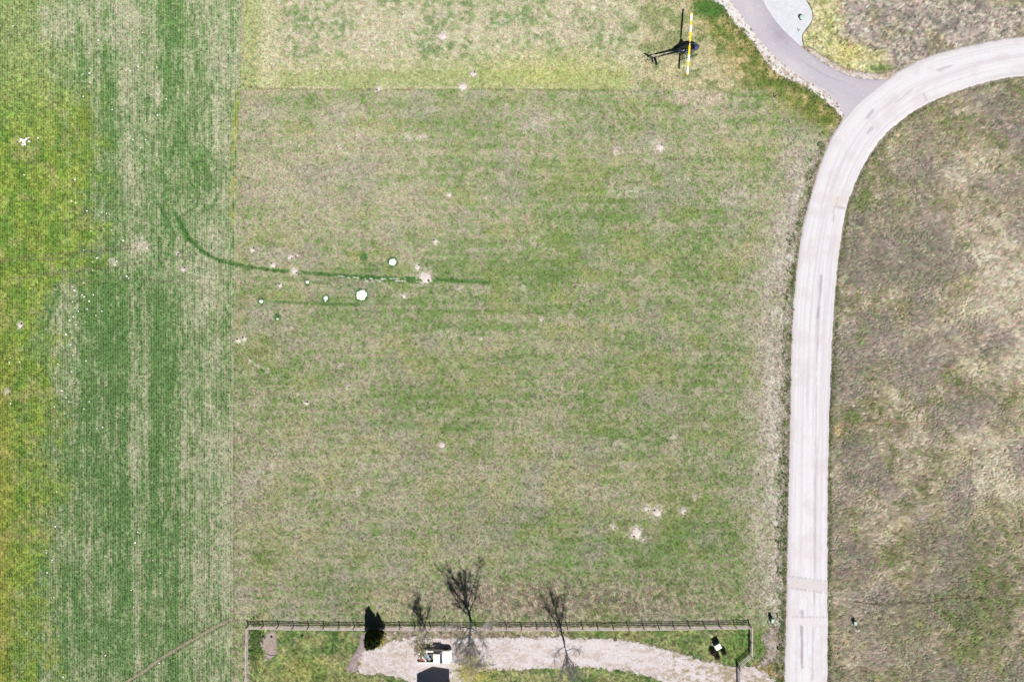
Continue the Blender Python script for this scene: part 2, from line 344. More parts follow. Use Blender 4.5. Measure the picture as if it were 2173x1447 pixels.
    for (cx, cy, rx_, ry_, a) in [(470, 900, 26, 330, .5), (440, 560, 30, 120, .35), (400, 900, 22, 280, .28), (335, 195, 12, 40, .8), (325, 60, 14, 130, .5), (300, 525, 26, 26, .7), (170, 60, 60, 110, .25),
                                  (280, 770, 7, 240, .65), (308, 760, 4, 300, .4), (280, 980, 7, 80, .5), (295, 1200, 6, 240, .3), (335, 430, 12, 100, .25), (225, 470, 14, 50, .45), (210, 330, 20, 30, .25), (475, 240, 22, 90, .25),
                                  (245, 700, 30, 140, -.45), (100, 850, 40, 90, -.15), (195, 860, 60, 120, -.3), (333, 800, 14, 220, -.5), (290, 640, 9, 80, -.5), (262, 800, 8, 300, -.5), (355, 1130, 40, 120, -.35), (150, 1300, 50, 120, -.15), (420, 330, 40, 40, -.1),
                                  (330, 1300, 60, 130, -.28), (420, 1330, 60, 90, -.2), (205, 240, 60, 40, -.25), (215, 830, 10, 70, .45), (200, 1140, 20, 60, .15), (455, 1090, 40, 60, .12), (350, 40, 20, 60, -.2), (345, 150, 10, 50, -.3), (170, 620, 40, 30, -.1)]:
        p = p+.72*a*blob(X, Y, cx, cy, rx_, ry_)
    cl = mixc(np.broadcast_to(np.array([104, 135, 82.]), X.shape+(3,)).copy(), (136, 154, 110), ss(-.05, .5, p)); cl = mixc(cl, (168, 168, 142), ss(.3, 1.1, p)*.95)
    cl = mixc(cl, (186, 180, 158), ss(.95, 1.4, p)*.6)
    ox = np.interp(Y, [0, 150, 230, 480, 560, 620, 900, 1100, 1250, 1447], [70, 120, 185, 195, 205, 110, 100, 95, 92, 75])
    ol = ss(60, -60, X-ox+jx*120+(mid-.5)*130)
    on = fbm(X/22, Y/26, 34, 4)
    co = mixc(np.broadcast_to(np.array([134, 156, 64.]), X.shape+(3,)).copy(), (150, 162, 78), ss(.42, .66, on)*.6); co = mixc(co, (112, 142, 60), ss(.52, .34, on)); co = mixc(co, (166, 156, 110), ss(.52, .72, fbm(X/35, Y/30, 35, 4))*.6)
    co = mixc(co, (154, 162, 118), ss(330, 60, Y)*.7); co = mixc(co, (168, 146, 70), ss(45, 0, X)*ss(500, 1000, Y)*.45); co = co*(1+(fine-.5)*.3+(sm-.5)*.2)[..., None]
    ol = ol*np.interp(Y, [0, 200, 350], [.7, .75, .85])
    cl = cl*(1-ol[..., None])+co*ol[..., None]
    cl = mixc(cl, (134, 146, 58), blob(X, Y, 178, 262, 18, 46)*.7)
    # arcs of turning drill rows
    rr = np.hypot(X-360, Y-390); c_arc = ss(50, 58, rr)*ss(118, 100, rr)*ss(395, 430, X+(Y-390)*.2)*ss(470, 440, Y)
    cl = mixc(cl, (96, 128, 74), c_arc*ss(.45, .6, vn(rr/2.8, np.arctan2(Y-390, X-360)*3, 36))*.7)
    # wheel tracks across
    for pts, w in [([(0, 556), (160, 545), (330, 520)], 1.6), ([(0, 548), (150, 537), (330, 512)], 1.4), ([(20, 592), (170, 575), (300, 560), (420, 540)], 1.8), ([(90, 610), (260, 590), (400, 600)], 1.2), ([(70, 583), (180, 568)], 1.4)]:
        cl = mixc(cl, (122, 116, 96), ss(w+.6, w-.6, dline(X, Y, pts)+(fine-.5)*2)*.6)
    for pts in [[(125, 615), (112, 650), (100, 690)], [(370, 450), (395, 500), (440, 540)], [(330, 420), (372, 500)]]:
        cl = mixc(cl, (84, 122, 66), ss(6, 2, dline(X, Y, pts)+(sm-.5)*6)*.6)
    fl = dline(X, Y, [(268, 1447), (300, 1428), (340, 1398), (400, 1362), (450, 1334), (497, 1310), (530, 1292)])
    cl = mixc(cl, (164, 148, 132), ss(3.6, 1.6, fl)); cl = mixc(cl, (84, 100, 66), ss(2.0, .8, np.abs(fl-4.6))*.6)
    lowl = np.interp(Y, [0, 500, 900, 1447], [1.08, 1.04, 1.0, .99]); cl = cl*lowl[..., None]  # left field: light painted in, brighter towards the top
    # boundary line and yellow-green strip
    be = X-left_edge(Y)
    c = c*(1-L[..., None])+cl*L[..., None]
    c = mixc(c, (156, 168, 66), ss(-14, -9, be)*ss(0, -3, be)*ss(180, 200, Y)*ss(300, 260, Y)*ss(.35, .55, sm)*.9)
    c = mixc(c, (178, 170, 104), ss(-16, -9, be+jx*8)*ss(1, -3, be)*ss(230, 270, Y)*ss(500, 440, Y)*ss(.4, .55, fbm(X/4, Y/12, 37, 3))*.85)
    c = mixc(c, (176, 164, 152), ss(3.5, 1, np.abs(be+1+(sm-.5)*3))*ss(.36, .55, fbm(X/6, Y/14, 38, 3))*np.interp(Y, [0, 190, 260, 600, 1300], [1, .9, .5, .4, .8]))
    c = mixc(c, (120, 112, 90), ss(2.0, .6, np.abs(be-2.5))*ss(560, 900, Y)*.5)
    # ---- lush lines and rings in the lot
    for pts, w, a in [([(372, 455), (398, 505), (430, 535), (465, 553), (520, 566), (600, 575), (700, 583), (800, 590), (900, 592), (960, 595), (1035, 600)], 4.0, .9),
                      ([(750, 587), (830, 593), (900, 596)], 6, .8), ([(552, 638), (620, 641), (690, 645), (760, 647)], 3.2, .6), ([(760, 647), (900, 643)], 2.5, .25), ([(655, 598), (700, 601)], 3, .5)]:
        c = mixc(c, (78, 118, 60), ss(w+1.2, w-1.8, dline(X, Y, pts)+(sm-.5)*6+(fine-.5)*4)*a*(.75+.5*(mid-.2)))
    for x, y, r in [(767, 626, 14), (833, 556, 11), (691, 633, 8.5), (554, 639, 7), (652, 600, 6), (588, 672, 7.5), (772, 545, 8)]:
        c = mixc(c, (80, 122, 68), ss(r+2.5, r-1.5, np.hypot(X-x, Y-y)+(fine-.5)*4)*.85)
    c = mixc(c, (172, 166, 96), blob(X, Y, 752, 545, 14, 12)*.5)
    dd = dline(X, Y, [(710, 585), (760, 590), (800, 593), (860, 591)]); c = mixc(c, (226, 220, 210), ss(2.2, 1.0, dd)*ss(.5, .6, vn(X/5, Y/2, 39)))
    dd = dline(X, Y, [(757, 596), (796, 596), (860, 596)]); c = mixc(c, (230, 224, 214), ss(1.8, .8, dd)*ss(.35, .5, vn(X/7, Y*0, 40)))
    # crumbs of dirt thrown out round the burrows
    for x, y, r in MOUNDS_PX:
        q = (np.abs(X-x) < 4*r) & (np.abs(Y-y) < 4*r)
        if q.any():
            w = ss(r*2.1, r*.7, np.hypot(X[q]-x, Y[q]-y)+(fbm(X[q]/3.5, Y[q]/3.5, 223, 2)-.5)*r*2.6); c[q] = mixc(c[q], (212, 200, 188), w*.8)
    # thin dirt trails in the lot
    for pts, w in [([(1050, 290), (1085, 280), (1118, 282), (1135, 266), (1160, 252), (1185, 245)], 2.6), ([(505, 720), (520, 735), (530, 765), (560, 780)], 2), ([(1105, 272), (1180, 250)], 1.4)]:
        c = mixc(c, (206, 194, 180), ss(w+1, w-1, dline(X, Y, pts)+(sm-.5)*10)*ss(.4, .55, fbm(X/5, Y/5, 41, 2))*.8)
    for pts, w in [([(850, 1201), (1200, 1203)], 1.2), ([(1270, 1262), (1380, 1258), (1440, 1240)], 1.2), ([(1290, 1268), (1420, 1262), (1500, 1225), (1570, 1180)], 1.5)]:
        c = mixc(c, (178, 166, 130), ss(w+.8, w-.5, dline(X, Y, pts)+(fine-.5)*2)*.5)
    # ---- bottom yard
    yard = ss(1328, 1331, Y)*ss(524, 527, X)*ss(1592, 1589, X)
    n3 = fbm(X/26, Y/20, 42, 4)
    cy = mixc(np.broadcast_to(np.array([136, 146, 96.]), X.shape+(3,)).copy(), (160, 158, 112), ss(.42, .7, n3)*.8); cy = mixc(cy, (108, 132, 78), ss(.54, .34, n3))
    cy = mixc(cy, (164, 156, 128), ss(.6, .75, fbm(X/14, Y/12, 43, 4))*.7)
    cy = mixc(cy, (90, 134, 52), blob(X, Y, 540, 1365, 16, 30)*.9); cy = mixc(cy, (104, 138, 66), blob(X, Y, 1560, 1370, 40, 30)*.6)
    cy = mixc(cy, (170, 166, 92), blob(X, Y, 640, 1420, 60, 30)*.5)
    # brown soil under the fence trees
    br = ss(775, 800, X)*ss(1230, 1190, X)*ss(1372, 1352, Y+jx*10)*(.7+.3*ss(.4, .6, sm)); cy = mixc(cy, (172, 156, 144), br)
    br = ss(1000, 1080, X)*ss(1420, 1330, X)*ss(1385, 1350, Y); cy = mixc(cy, (132, 136, 84), br*.25)
    cy = mixc(cy, (188, 168, 160), ss(1335, 1332.5, Y)*ss(.25, .6, fbm(X/8, Y/3, 44, 2)+.1)); cy = mixc(cy, (176, 164, 150), ss(530, 528, X))
    cy = cy*(1+(fine-.5)*.35+(sm-.5)*.2)[..., None]
    c = c*(1-yard[..., None])+cy*yard[..., None]
    # corner by the junction of pad and road, bottom
    cor = ss(1592, 1596, X)*ss(1666, 1662, X)*ss(1300, 1400, Y)
    c = mixc(c, (96, 128, 56), blob(X, Y, 1612, 1370, 18, 40)*.8); c = mixc(c, (172, 148, 92), ss(1395, 1420, Y+jx*20)*cor*ss(.4, .6, sm)*.8)
    # ---- rough grass east of the road
    road_r = np.interp(Y, [100, 162, 203, 255, 340, 440, 600, 900, 1100, 1447], [2400, 2180, 2010, 1915, 1840, 1798, 1775, 1760, 1757, 1757])
    east = ss(-6, 0, X-road_r)
    a1 = (X*.5+Y*.86); a2 = (X*.86-Y*.5)
    brush = fbm(a1/22, a2/5.5, 45, 4)
    te = .50-.22*ss(1980, 2130, X)*ss(250, 450, Y)*ss(1150, 950, Y)+(fbm(X/120, Y/120, 46, 4)-.5)*1.1+(fbm(X/30, Y/26, 47, 4)-.5)*1.3+(brush-.5)*1.6+(fine-.5)*1.4
    for (cx, cy_, rx_, ry_, a) in [(2110, 620, 90, 240, -.5), (2100, 1000, 100, 90, -.38), (1850, 740, 60, 120, -.05), (2080, 420, 60, 60, .2), (1990, 280, 80, 50, .05), (2150, 700, 40, 40, .25), (1950, 1330, 120, 80, .1), (2080, 1330, 100, 100, .3),
                                   (2100, 1240, 90, 50, .3), (1900, 1150, 90, 60, .12), (1960, 560, 50, 60, .12), (1880, 1000, 60, 100, 0), (1870, 1290, 70, 50, -.1), (1990, 1000, 60, 50, -.05)]:
        te = te+a*blob(X, Y, cx, cy_, rx_, ry_)
    ce = mixc(np.broadcast_to(np.array([222, 211, 188.]), X.shape+(3,)).copy(), (182, 171, 150), ss(-.05, .40, te)); ce = mixc(ce, (150, 146, 114), ss(.42, .75, te)); ce = mixc(ce, (124, 136, 90), ss(.75, 1.05, te))
    vio = ss(.42, .62, fbm(X/70, Y/80, 48, 3)+.22*blob(X, Y, 1840, 720, 70, 160)+.1*blob(X, Y, 2010, 1170, 80, 50)); ce = mixc(ce, (160, 151, 144), vio*.6)
    ce = mixc(ce, (168, 164, 112), ss(.5, .7, fbm(X/60, Y/60, 49, 3)+.1*ss(1150, 1350, Y))*.2)
    ce = ce*(1+(brush-.5)*.45)[..., None]
    ce = mixc(ce, (122, 128, 92), ss(11, 3, X-road_r)*ss(.4, .55, fbm(X/5, Y/10, 50, 3))*.65)
    for pts in [[(1765, 1138), (1830, 1130), (1900, 1124), (1925, 1118)], [(1775, 905), (1880, 895), (1985, 900)]]:
        ce = mixc(ce, (182, 162, 136), ss(2.4, 1.0, dline(X, Y, pts)+(fine-.5)*2)*.7)
    ce = mixc(ce, (104, 94, 76), ss(2.2, .8, dline(X, Y, [(1800, 1275), (1850, 1282), (1920, 1280), (1975, 1278), (2020, 1268), (2090, 1270)])+(fine-.5)*2)*.75)
    for pts in [[(1980, 1190), (2010, 1210), (2020, 1270)], [(2090, 1200), (2150, 1100)]]:
        ce = mixc(ce, (160, 154, 96), ss(3, 1, dline(X, Y, pts))*.3)
    ce = mixc(ce, (220, 192, 150), blob(X, Y, 1776, 914, 9, 14)*.9); ce = mixc(ce, (196, 178, 170), blob(X, Y, 1845, 1388, 10, 10)*.6)
    c = c*(1-east[..., None])+ce*east[..., None]
    # ---- rough grass inside the curve, top right
    road_l = np.interp(X, [1880, 1945, 2000, 2060, 2110, 2173, 2400], [165, 130, 110, 95, 86, 77, 60])
    tr = ss(1640, 1650, X)*ss(4, 0, Y-np.where(X > 1880, road_l, 170))*ss(-12, -6, sd(X, Y, DRV_POLY)*0+np.where(X-(1700+(Y-97)*1.0) > 0, 0, -14))*ss(240, 200, Y)
    q = fbm((X*.8+Y*.6)/16, (X*.6-Y*.8)/6, 51, 4)
    cq = mixc(np.broadcast_to(np.array([204, 192, 178.]), X.shape+(3,)).copy(), (160, 154, 146), ss(.40, .70, q)); cq = mixc(cq, (166, 162, 122), ss(.5, .68, fbm(X/45, Y/35, 52, 4))*.5)
    cq = mixc(cq, (220, 202, 184), ss(.3, .9, blob(X, Y, 2110, 58, 24, 12))*.7)
    lm = dline(X, Y, [(1705, -20), (1740, 20), (1738, 60), (1730, 90), (1770, 130), (1840, 150)])
    lawn = ss(62, 30, lm+jx*30); ln = fbm(X/16, Y/18, 53, 4)
    cw = mixc(np.broadcast_to(np.array([214, 204, 162.]), X.shape+(3,)).copy(), (182, 184, 126), ss(.40, .66, ln)); cw = mixc(cw, (226, 210, 172), ss(.55, .68, fbm(X/20, Y/16, 54, 4))*.7)
    cq = cq*(1-lawn[..., None])+cw*lawn[..., None]
    cq = mixc(cq, (226, 206, 140), blob(X, Y, 1800, 110, 28, 22)*.7); cq = mixc(cq, (116, 140, 84), blob(X, Y, 1868, 145, 26, 8)*.9); cq = mixc(cq, (226, 214, 200), blob(X, Y, 1808, 60, 8, 9)*.7)
    cq = cq*(1+(fine-.5)*.3)[..., None]
    c = c*(1-tr[..., None])+cq*tr[..., None]
    c = c*(1.03+(fine-.5)*.30)[..., None]
    return np.clip(c, 30, 245)

M_ground = surf('field_soil_and_grass', amp=.46, hue=.42, s1=5.0, s2=3.6, tintA=(.80, 1.06, .78), tintB=(1.13, .97, 1.08), bump=.65, bdist=.12)
M_gravel = surf('compacted_white_gravel', amp=.07, hue=.08, s1=9, s2=3, bump=.25, bdist=.02, speck=.05)
M_asphalt = surf('grey_asphalt', amp=.045, hue=.06, s1=30, s2=1.0, bump=.15, bdist=.01)
M_stonebed = surf('white_stone_chips', amp=.10, hue=.10, s1=14, s2=6, bump=.5, bdist=.04, speck=.12, tintA=(.9, 1, 1.05), tintB=(1.05, 1, .96))
M_loose = surf('loose_pinkish_gravel', amp=.16, hue=.15, s1=6, s2=2.4, bump=.45, bdist=.04, speck=.14, tintA=(.9, .98, .85), tintB=(1.05, .98, 1.0))

# ------------------------------------------------------------------ the ground: one sheet to the horizon
STEP = 2.45
def axis(lo, hi, far):
    core = np.arange(lo, hi+STEP, STEP); out = []; d = STEP*2; x = hi+STEP
    while x < far: x += d; out.append(x); d *= 1.35
    out = np.array(out); return np.r_[(lo-(out-core[-1]))[::-1], core, out]
gx = axis(-70, 2243, 40000); gy = axis(-70, 1517, 40000)
GX, GY = np.meshgrid(gx, gy)
gc = ground_color(GX.ravel(), GY.ravel())
SHEETS = [ROAD_POLY, DRV_POLY, BED_POLY, DRV2_POLY, DIRT_POLY, PATCH_POLY, VERGE_POLY, VERGE2_POLY]
X_, Y_ = GX.ravel(), GY.ravel()
near = (X_ > -80) & (X_ < 2260) & (Y_ > -80) & (Y_ < 1530)
h = np.zeros(len(X_))
h[near] = -0.05*fbm(X_[near]/40, Y_[near]/40, 60, 3)-0.06*fbm(X_[near]/6, Y_[near]/6, 61, 3)
gv = np.c_[(X_-CX)/PPM, (CY-Y_)/PPM, h-0.005]
ny, nx = GX.shape
idx = np.arange(nx*ny).reshape(ny, nx)
quads = np.stack([idx[:-1, :-1], idx[1:, :-1], idx[1:, 1:], idx[:-1, 1:]], -1).reshape(-1, 4)
ground = grid_mesh('ground', gv, quads, M_ground, gc)
del GX, GY

def sheet(name, poly, z, mat, colf, res=1.6, rough=3.0, seed=70, zf=None, kind='structure', extra=None):
    """a surface laid on the ground, its edge broken up unevenly"""
    P = np.array(poly); x0, y0 = P.min(0)-6; x1, y1 = P.max(0)+6
    xs = np.arange(x0, x1, res); ys = np.arange(y0, y1, res); X, Y = np.meshgrid(xs, ys)
    s_ = sd(X, Y, poly)+(fbm(X/9, Y/9, seed, 3)-.5)*rough*1.8+(fbm(X/2.6, Y/2.6, seed+1, 2)-.5)*rough*1.6
    if extra is not None: s_ = s_+extra(X, Y)
    keep = (s_[:-1, :-1]+s_[1:, 1:]+s_[1:, :-1]+s_[:-1, 1:])/4 > 0
    id_ = np.arange(X.size).reshape(X.shape)
    q = np.stack([id_[:-1, :-1], id_[1:, :-1], id_[1:, 1:], id_[:-1, 1:]], -1)[keep]
    used = np.unique(q); rm = np.full(X.size, -1); rm[used] = np.arange(len(used))
    Xf, Yf = X.ravel()[used], Y.ravel()[used]
    zz = np.full(len(used), z) if zf is None else z+zf(Xf, Yf)
    edge = np.clip(s_.ravel()[used]/4, -1, 1)
    zz = zz-(edge < .15)*0.05
    return grid_mesh(name, np.c_[(Xf-CX)/PPM, (CY-Yf)/PPM, zz], rm[q], mat, colf(Xf, Yf), kind)

# ------------------------------------------------------------------ gravel road (strip following the curve)
NS, NU = 900, 36
RL, len_l = resample(ROAD_L, NS); RR, _ = resample(ROAD_R, NS)
jl = (fbm(np.arange(NS)/3.0, np.zeros(NS), 80, 3)-.5)*4.5; jr = (fbm(np.arange(NS)/3.0, np.zeros(NS), 81, 3)-.5)*4.5
u = np.linspace(0, 1, NU)
nrm = (RR-RL); nrm = nrm/np.linalg.norm(nrm, axis=1)[:, None]
A_ = RL-nrm*jl[:, None]; B_ = RR+nrm*jr[:, None]
XY = A_[:, None, :]*(1-u)[None, :, None]+B_[:, None, :]*u[None, :, None]
Xr, Yr = XY[..., 0].ravel(), XY[..., 1].ravel(); U = np.tile(u, NS); S = np.repeat(np.arange(NS)*len_l/NS, NU)
def road_color(X, Y, U, S):
    c = np.broadcast_to(np.array([241, 238, 244.]), X.shape+(3,)).copy()
    c = mixc(c, (225, 217, 222), ss(.16, .02, U)*.8+ss(.9, 1, U)*.7)
    st = fbm(U*26, S/420, 82, 3); c = mixc(c, (221, 213, 220), ss(.52, .7, st)*.5); c = mixc(c, (243, 240, 245), ss(.48, .3, st)*.6)
    st = fbm(U*60, S/160, 83, 2); c = mixc(c, (212, 203, 211), ss(.6, .78, st)*.4)
    c = mixc(c, (222, 212, 216), ss(.5, .7, fbm(X/30, Y/30, 84, 4))*.4)
    sp = fbm(U*20, S/30, 85, 3)
    for pts, w, a in [([(1742, 585), (1739, 630), (1736, 672)], 3.0, .6), ([(1737, 660), (1733, 760), (1731, 900), (1730, 1050), (1728, 1160), (1727, 1240)], 1.6, .4), ([(1701, 1325), (1701, 1380), (1702, 1415)], 2.6, .75),
                      ([(1727, 1260), (1725, 1330), (1724, 1440)], 1.8, .4), ([(1780, 420), (1770, 445), (1768, 470)], 2.5, .45), ([(1840, 250), (1852, 235)], 3, .5), ([(1900, 220), (1935, 192)], 2, .45), ([(1990, 150), (2020, 140)], 3, .45),
                      ([(1960, 200), (1965, 212)], 2, .4), ([(1842, 282), (1850, 272)], 3, .45), ([(1701, 1296), (1702, 1310)], 3.5, .6)]:
        c = mixc(c, (176, 162, 172), ss(w+1.2, w-1, dline(X, Y, pts)+(sp-.5)*5)*a)
    c = mixc(c, (227, 218, 222), ss(13, 10, np.abs(Y-(1233+(X-1665)*.14))+(sp-.5)*5)*.9)
    c = mixc(c, (188, 174, 184), ss(1.6, .6, np.abs(np.abs(Y-(1233+(X-1665)*.14))-12.5)+(sp-.5)*2)*.6)
    c = mixc(c, (236, 230, 236), ss(9, 7, np.abs(Y-1318))*ss(1672, 1680, X)); c = mixc(c, (186, 176, 186), ss(1.3, .5, np.abs(Y-1308.5)+(sp-.5))*ss(1675, 1685, X)*.7)
    c = mixc(c, (232, 220, 205), blob(X, Y, 1776, 425, 14, 10)*.6); c = mixc(c, (190, 175, 172), blob(X, Y, 1784, 441, 14, 2.2, 8)*.8)
    return c
edge_drop = (U < .01) | (U > .99)
zr = 0.035+0.05*np.sin(np.pi*U)*.6+0.012*fbm(U*26, S/420, 82, 3); zr = np.where(edge_drop, -0.08, zr)
idr = np.arange(NS*NU).reshape(NS, NU)
qr = np.stack([idr[:-1, :-1], idr[:-1, 1:], idr[1:, 1:], idr[1:, :-1]], -1).reshape(-1, 4)
road = grid_mesh('gravel_road', np.c_[(Xr-CX)/PPM, (CY-Yr)/PPM, zr], qr, M_gravel, road_color(Xr, Yr, U, S))

# ------------------------------------------------------------------ asphalt driveway
ND, NV = 260, 30
DL, ld = resample(DRV_L, ND); DR_, _ = resample(DRV_R, ND)
v = np.linspace(0, 1, NV); XY = DL[:, None, :]*(1-v)[None, :, None]+DR_[:, None, :]*v[None, :, None]
Xd, Yd = XY[..., 0].ravel(), XY[..., 1].ravel(); V = np.tile(v, ND); Sd = np.repeat(np.arange(ND)*ld/ND, NV)
cd = np.broadcast_to(np.array([203, 197, 208.]), Xd.shape+(3,)).copy()
cd = mixc(cd, (206, 198, 207), ss(.45, .65, fbm(V*4, Sd/90, 90, 3))*.7); cd = mixc(cd, (184, 176, 190), ss(.55, .75, fbm(V*7, Sd/160, 91, 3))*.6)
cd = mixc(cd, (182, 173, 188), ss(.55, .75, V)*ss(60, 90, Yd)*.0+ss(.7, 1, V)*.35); cd = mixc(cd, (216, 209, 216), ss(.35, .1, V)*.3)
cd = mixc(cd, (170, 160, 176), blob(Xd, Yd, 1655, 72, 30, 16, 50)*.55); cd = mixc(cd, (226, 220, 226), blob(Xd, Yd, 1684, 142, 34, 12, 38)*.6); cd = mixc(cd, (222, 214, 220), blob(Xd, Yd, 1590, 20, 14, 40, -25)*.5)
cd = mixc(cd, (216, 208, 214), ss(1.6, .6, dline(Xd, Yd, [(1618, 82), (1648, 64), (1662, 58)]))*.35)
cd = mixc(cd, (228, 222, 226), ss(.80, .86, vn(Xd/3, Yd/3, 92))*.5)
idd = np.arange(ND*NV).reshape(ND, NV); qd = np.stack([idd[:-1, :-1], idd[1:, :-1], idd[1:, 1:], idd[:-1, 1:]], -1).reshape(-1, 4)
zd = np.where((V < .01) | (V > .99), -0.06, 0.03)
# sides drop just outside the edge
drive = grid_mesh('asphalt_driveway', np.c_[(Xd-CX)/PPM, (CY-Yd)/PPM, zd], qd, M_asphalt, cd)

def flat(c, var=14, s=9, seed=93):
    return lambda X, Y: np.broadcast_to(np.array(c, float), X.shape+(3,))+((fbm(X/s, Y/s, seed, 3)-.5)*var*2)[:, None]
def verge_color(X, Y):
    c = np.broadcast_to(np.array([246, 242, 242.]), X.shape+(3,)).copy()
    n = fbm(X/5, Y/5, 94, 3)-.12+.16*ss(90, 140, Y)*ss(215, 190, Y); c = mixc(c, (186, 156, 134), ss(.54, .66, n)*.8); return mixc(c, (222, 208, 198), ss(.5, .7, fbm(X/3, Y/3, 95, 2))*.6*ss(60, 130, Y))
sheet('stone_verge', VERGE_POLY, 0.008, M_loose, verge_color, res=1.4, rough=4.0, seed=71)
sheet('stone_verge', VERGE2_POLY, 0.008, M_loose, verge_color, res=1.4, rough=4.0, seed=72)
sheet('gravel_bed', BED_POLY, 0.016, M_stonebed, flat((232, 234, 240), 10, 5), res=1.3, rough=0.3, seed=73)
def drv2_color(X, Y):
    c = np.broadcast_to(np.array([232, 222, 225.]), X.shape+(3,)).copy()
    n = fbm(X/30, Y/10, 96, 3)+.5*(fbm(X/3, Y/3, 196, 2)-.5); c = mixc(c, (192, 172, 160), ss(.5, .75, n)*.55); c = mixc(c, (234, 226, 230), ss(.5, .3, n)*.6)
    rk = ss(900, 860, X+Y*0)*ss(1356, 1375, Y); c = mixc(c, (196, 180, 166), rk*.5*ss(.4, .6, fbm(X/5, Y/5, 97, 2))); 
    c = mixc(c, (160, 146, 112), ss(1380, 1440, X)*ss(.5, .62, fbm(X/10, Y/6, 98, 4))*.7)
    return mixc(c, (232, 224, 216), ss(.6, .75, fbm(X/2.6, Y/2.6, 99, 2))*.5)
def drv2_extra(X, Y):
    return -ss(.56, .66, fbm(X/11, Y/7, 100, 4))*ss(1330, 1430, X)*12*ss(1420, 1380, Y+0*X)-ss(.55, .65, fbm(X/8, Y/8, 101, 3))*ss(850, 780, X)*7
sheet('gravel_driveway', DRV2_POLY, 0.012, M_loose, drv2_color, res=1.6, rough=6.0, seed=74, extra=drv2_extra)
sheet('dirt_path', DIRT_POLY, 0.006, M_loose, flat((172, 156, 156), 26, 5), res=1.4, rough=2.0, seed=75)
sheet('dirt_patch', PATCH_POLY, 0.006, M_loose, flat((182, 166, 158), 14, 5), res=1.2, rough=4.0, seed=76)
ROADSIDE = [(1642, 1332), (1650, 1330), (1648, 1350), (1656, 1375), (1650, 1388), (1640, 1400), (1625, 1412), (1612, 1412), (1625, 1395), (1630, 1380), (1622, 1352), (1634, 1343)]
sheet('stone_shoulder', ROADSIDE, 0.006, M_loose, flat((206, 194, 184), 34, 3), res=1.3, rough=11.0, seed=77)
# dark steel edging along the stone bed
eb = MB(); M_edge = simple('dark_edging', (0.03, 0.045, 0.03), .5)
pp = [gp(x, y, 0.03) for x, y in BED_EDGE]; eb.tube(pp, 0.05, 5)
tag(eb.build('lawn_edging', M_edge), 'thin dark curved edging between white stone bed and lawn', 'edging')
# ------------------------------------------------------------------ grass: real blades, scattered by geometry nodes
def blade_mat(name, trans=0.25):
    m, nt, b = newmat(name); L = nt.links.new
    at = N(nt, 'ShaderNodeAttribute', attribute_name='gcol'); at.attribute_type = 'INSTANCER'
    a2 = N(nt, 'ShaderNodeAttribute', attribute_name='tint')
    m1 = N(nt, 'ShaderNodeVectorMath', operation='MULTIPLY'); L(at.outputs['Color'], m1.inputs[0]); L(a2.outputs['Color'], m1.inputs[1])
    L(m1.outputs[0], b.inputs['Base Color']); b.inputs['Roughness'].default_value = .85; b.inputs['Specular IOR Level'].default_value = .2
    tr = N(nt, 'ShaderNodeBsdfTranslucent'); L(m1.outputs[0], tr.inputs['Color'])
    mx = N(nt, 'ShaderNodeMixShader'); mx.inputs[0].default_value = trans; L(b.outputs[0], mx.inputs[1]); L(tr.outputs[0], mx.inputs[2])
    L(mx.outputs[0], nt.nodes['Material Output'].inputs[0])
    return m
M_blade = blade_mat('grass_blades'); M_pebble = blade_mat('loose_stones', 0.0)
PROTO = bpy.data.collections.new('scatter_sources')
def tuft(name, n, R, h0, h1, w, lean, seed, mat, dirn=None, hue=.15):
    r = random.Random(seed); vv = []; ff = []; tt = []
    for i in range(n):
        a = r.random()*6.283; d = R*math.sqrt(r.random()); x, y = d*math.cos(a), d*math.sin(a)
        hh = r.uniform(h0, h1); la = r.random()*6.283 if dirn is None else dirn+r.gauss(0, .45); ll = hh*lean*r.uniform(.5, 1.2)
        wa = la+1.57+r.gauss(0, .5); wx, wy = w*math.cos(wa)/2, w*math.sin(wa)/2
        b = len(vv); mx_, my_ = x+ll*.35*math.cos(la), y+ll*.35*math.sin(la)
        vv += [(x-wx, y-wy, -.03), (x+wx, y+wy, -.03), (mx_+wx, my_+wy, hh*.65), (mx_-wx, my_-wy, hh*.65), (x+ll*math.cos(la), y+ll*math.sin(la), hh)]
        ff += [(b, b+1, b+2, b+3), (b+3, b+2, b+4)]
        k = r.uniform(.72, 1.3); g = r.uniform(-hue, hue)
        tt += [(k*(1+g), k, k*(1+g*.8), 1)]*5
    me = bpy.data.meshes.new(name); me.from_pydata(vv, [], ff); me.materials.append(mat)
    ca = me.color_attributes.new('tint', 'FLOAT_COLOR', 'POINT'); ca.data.foreach_set('color', np.array(tt, np.float32).ravel())
    return bpy.data.objects.new(name, me)
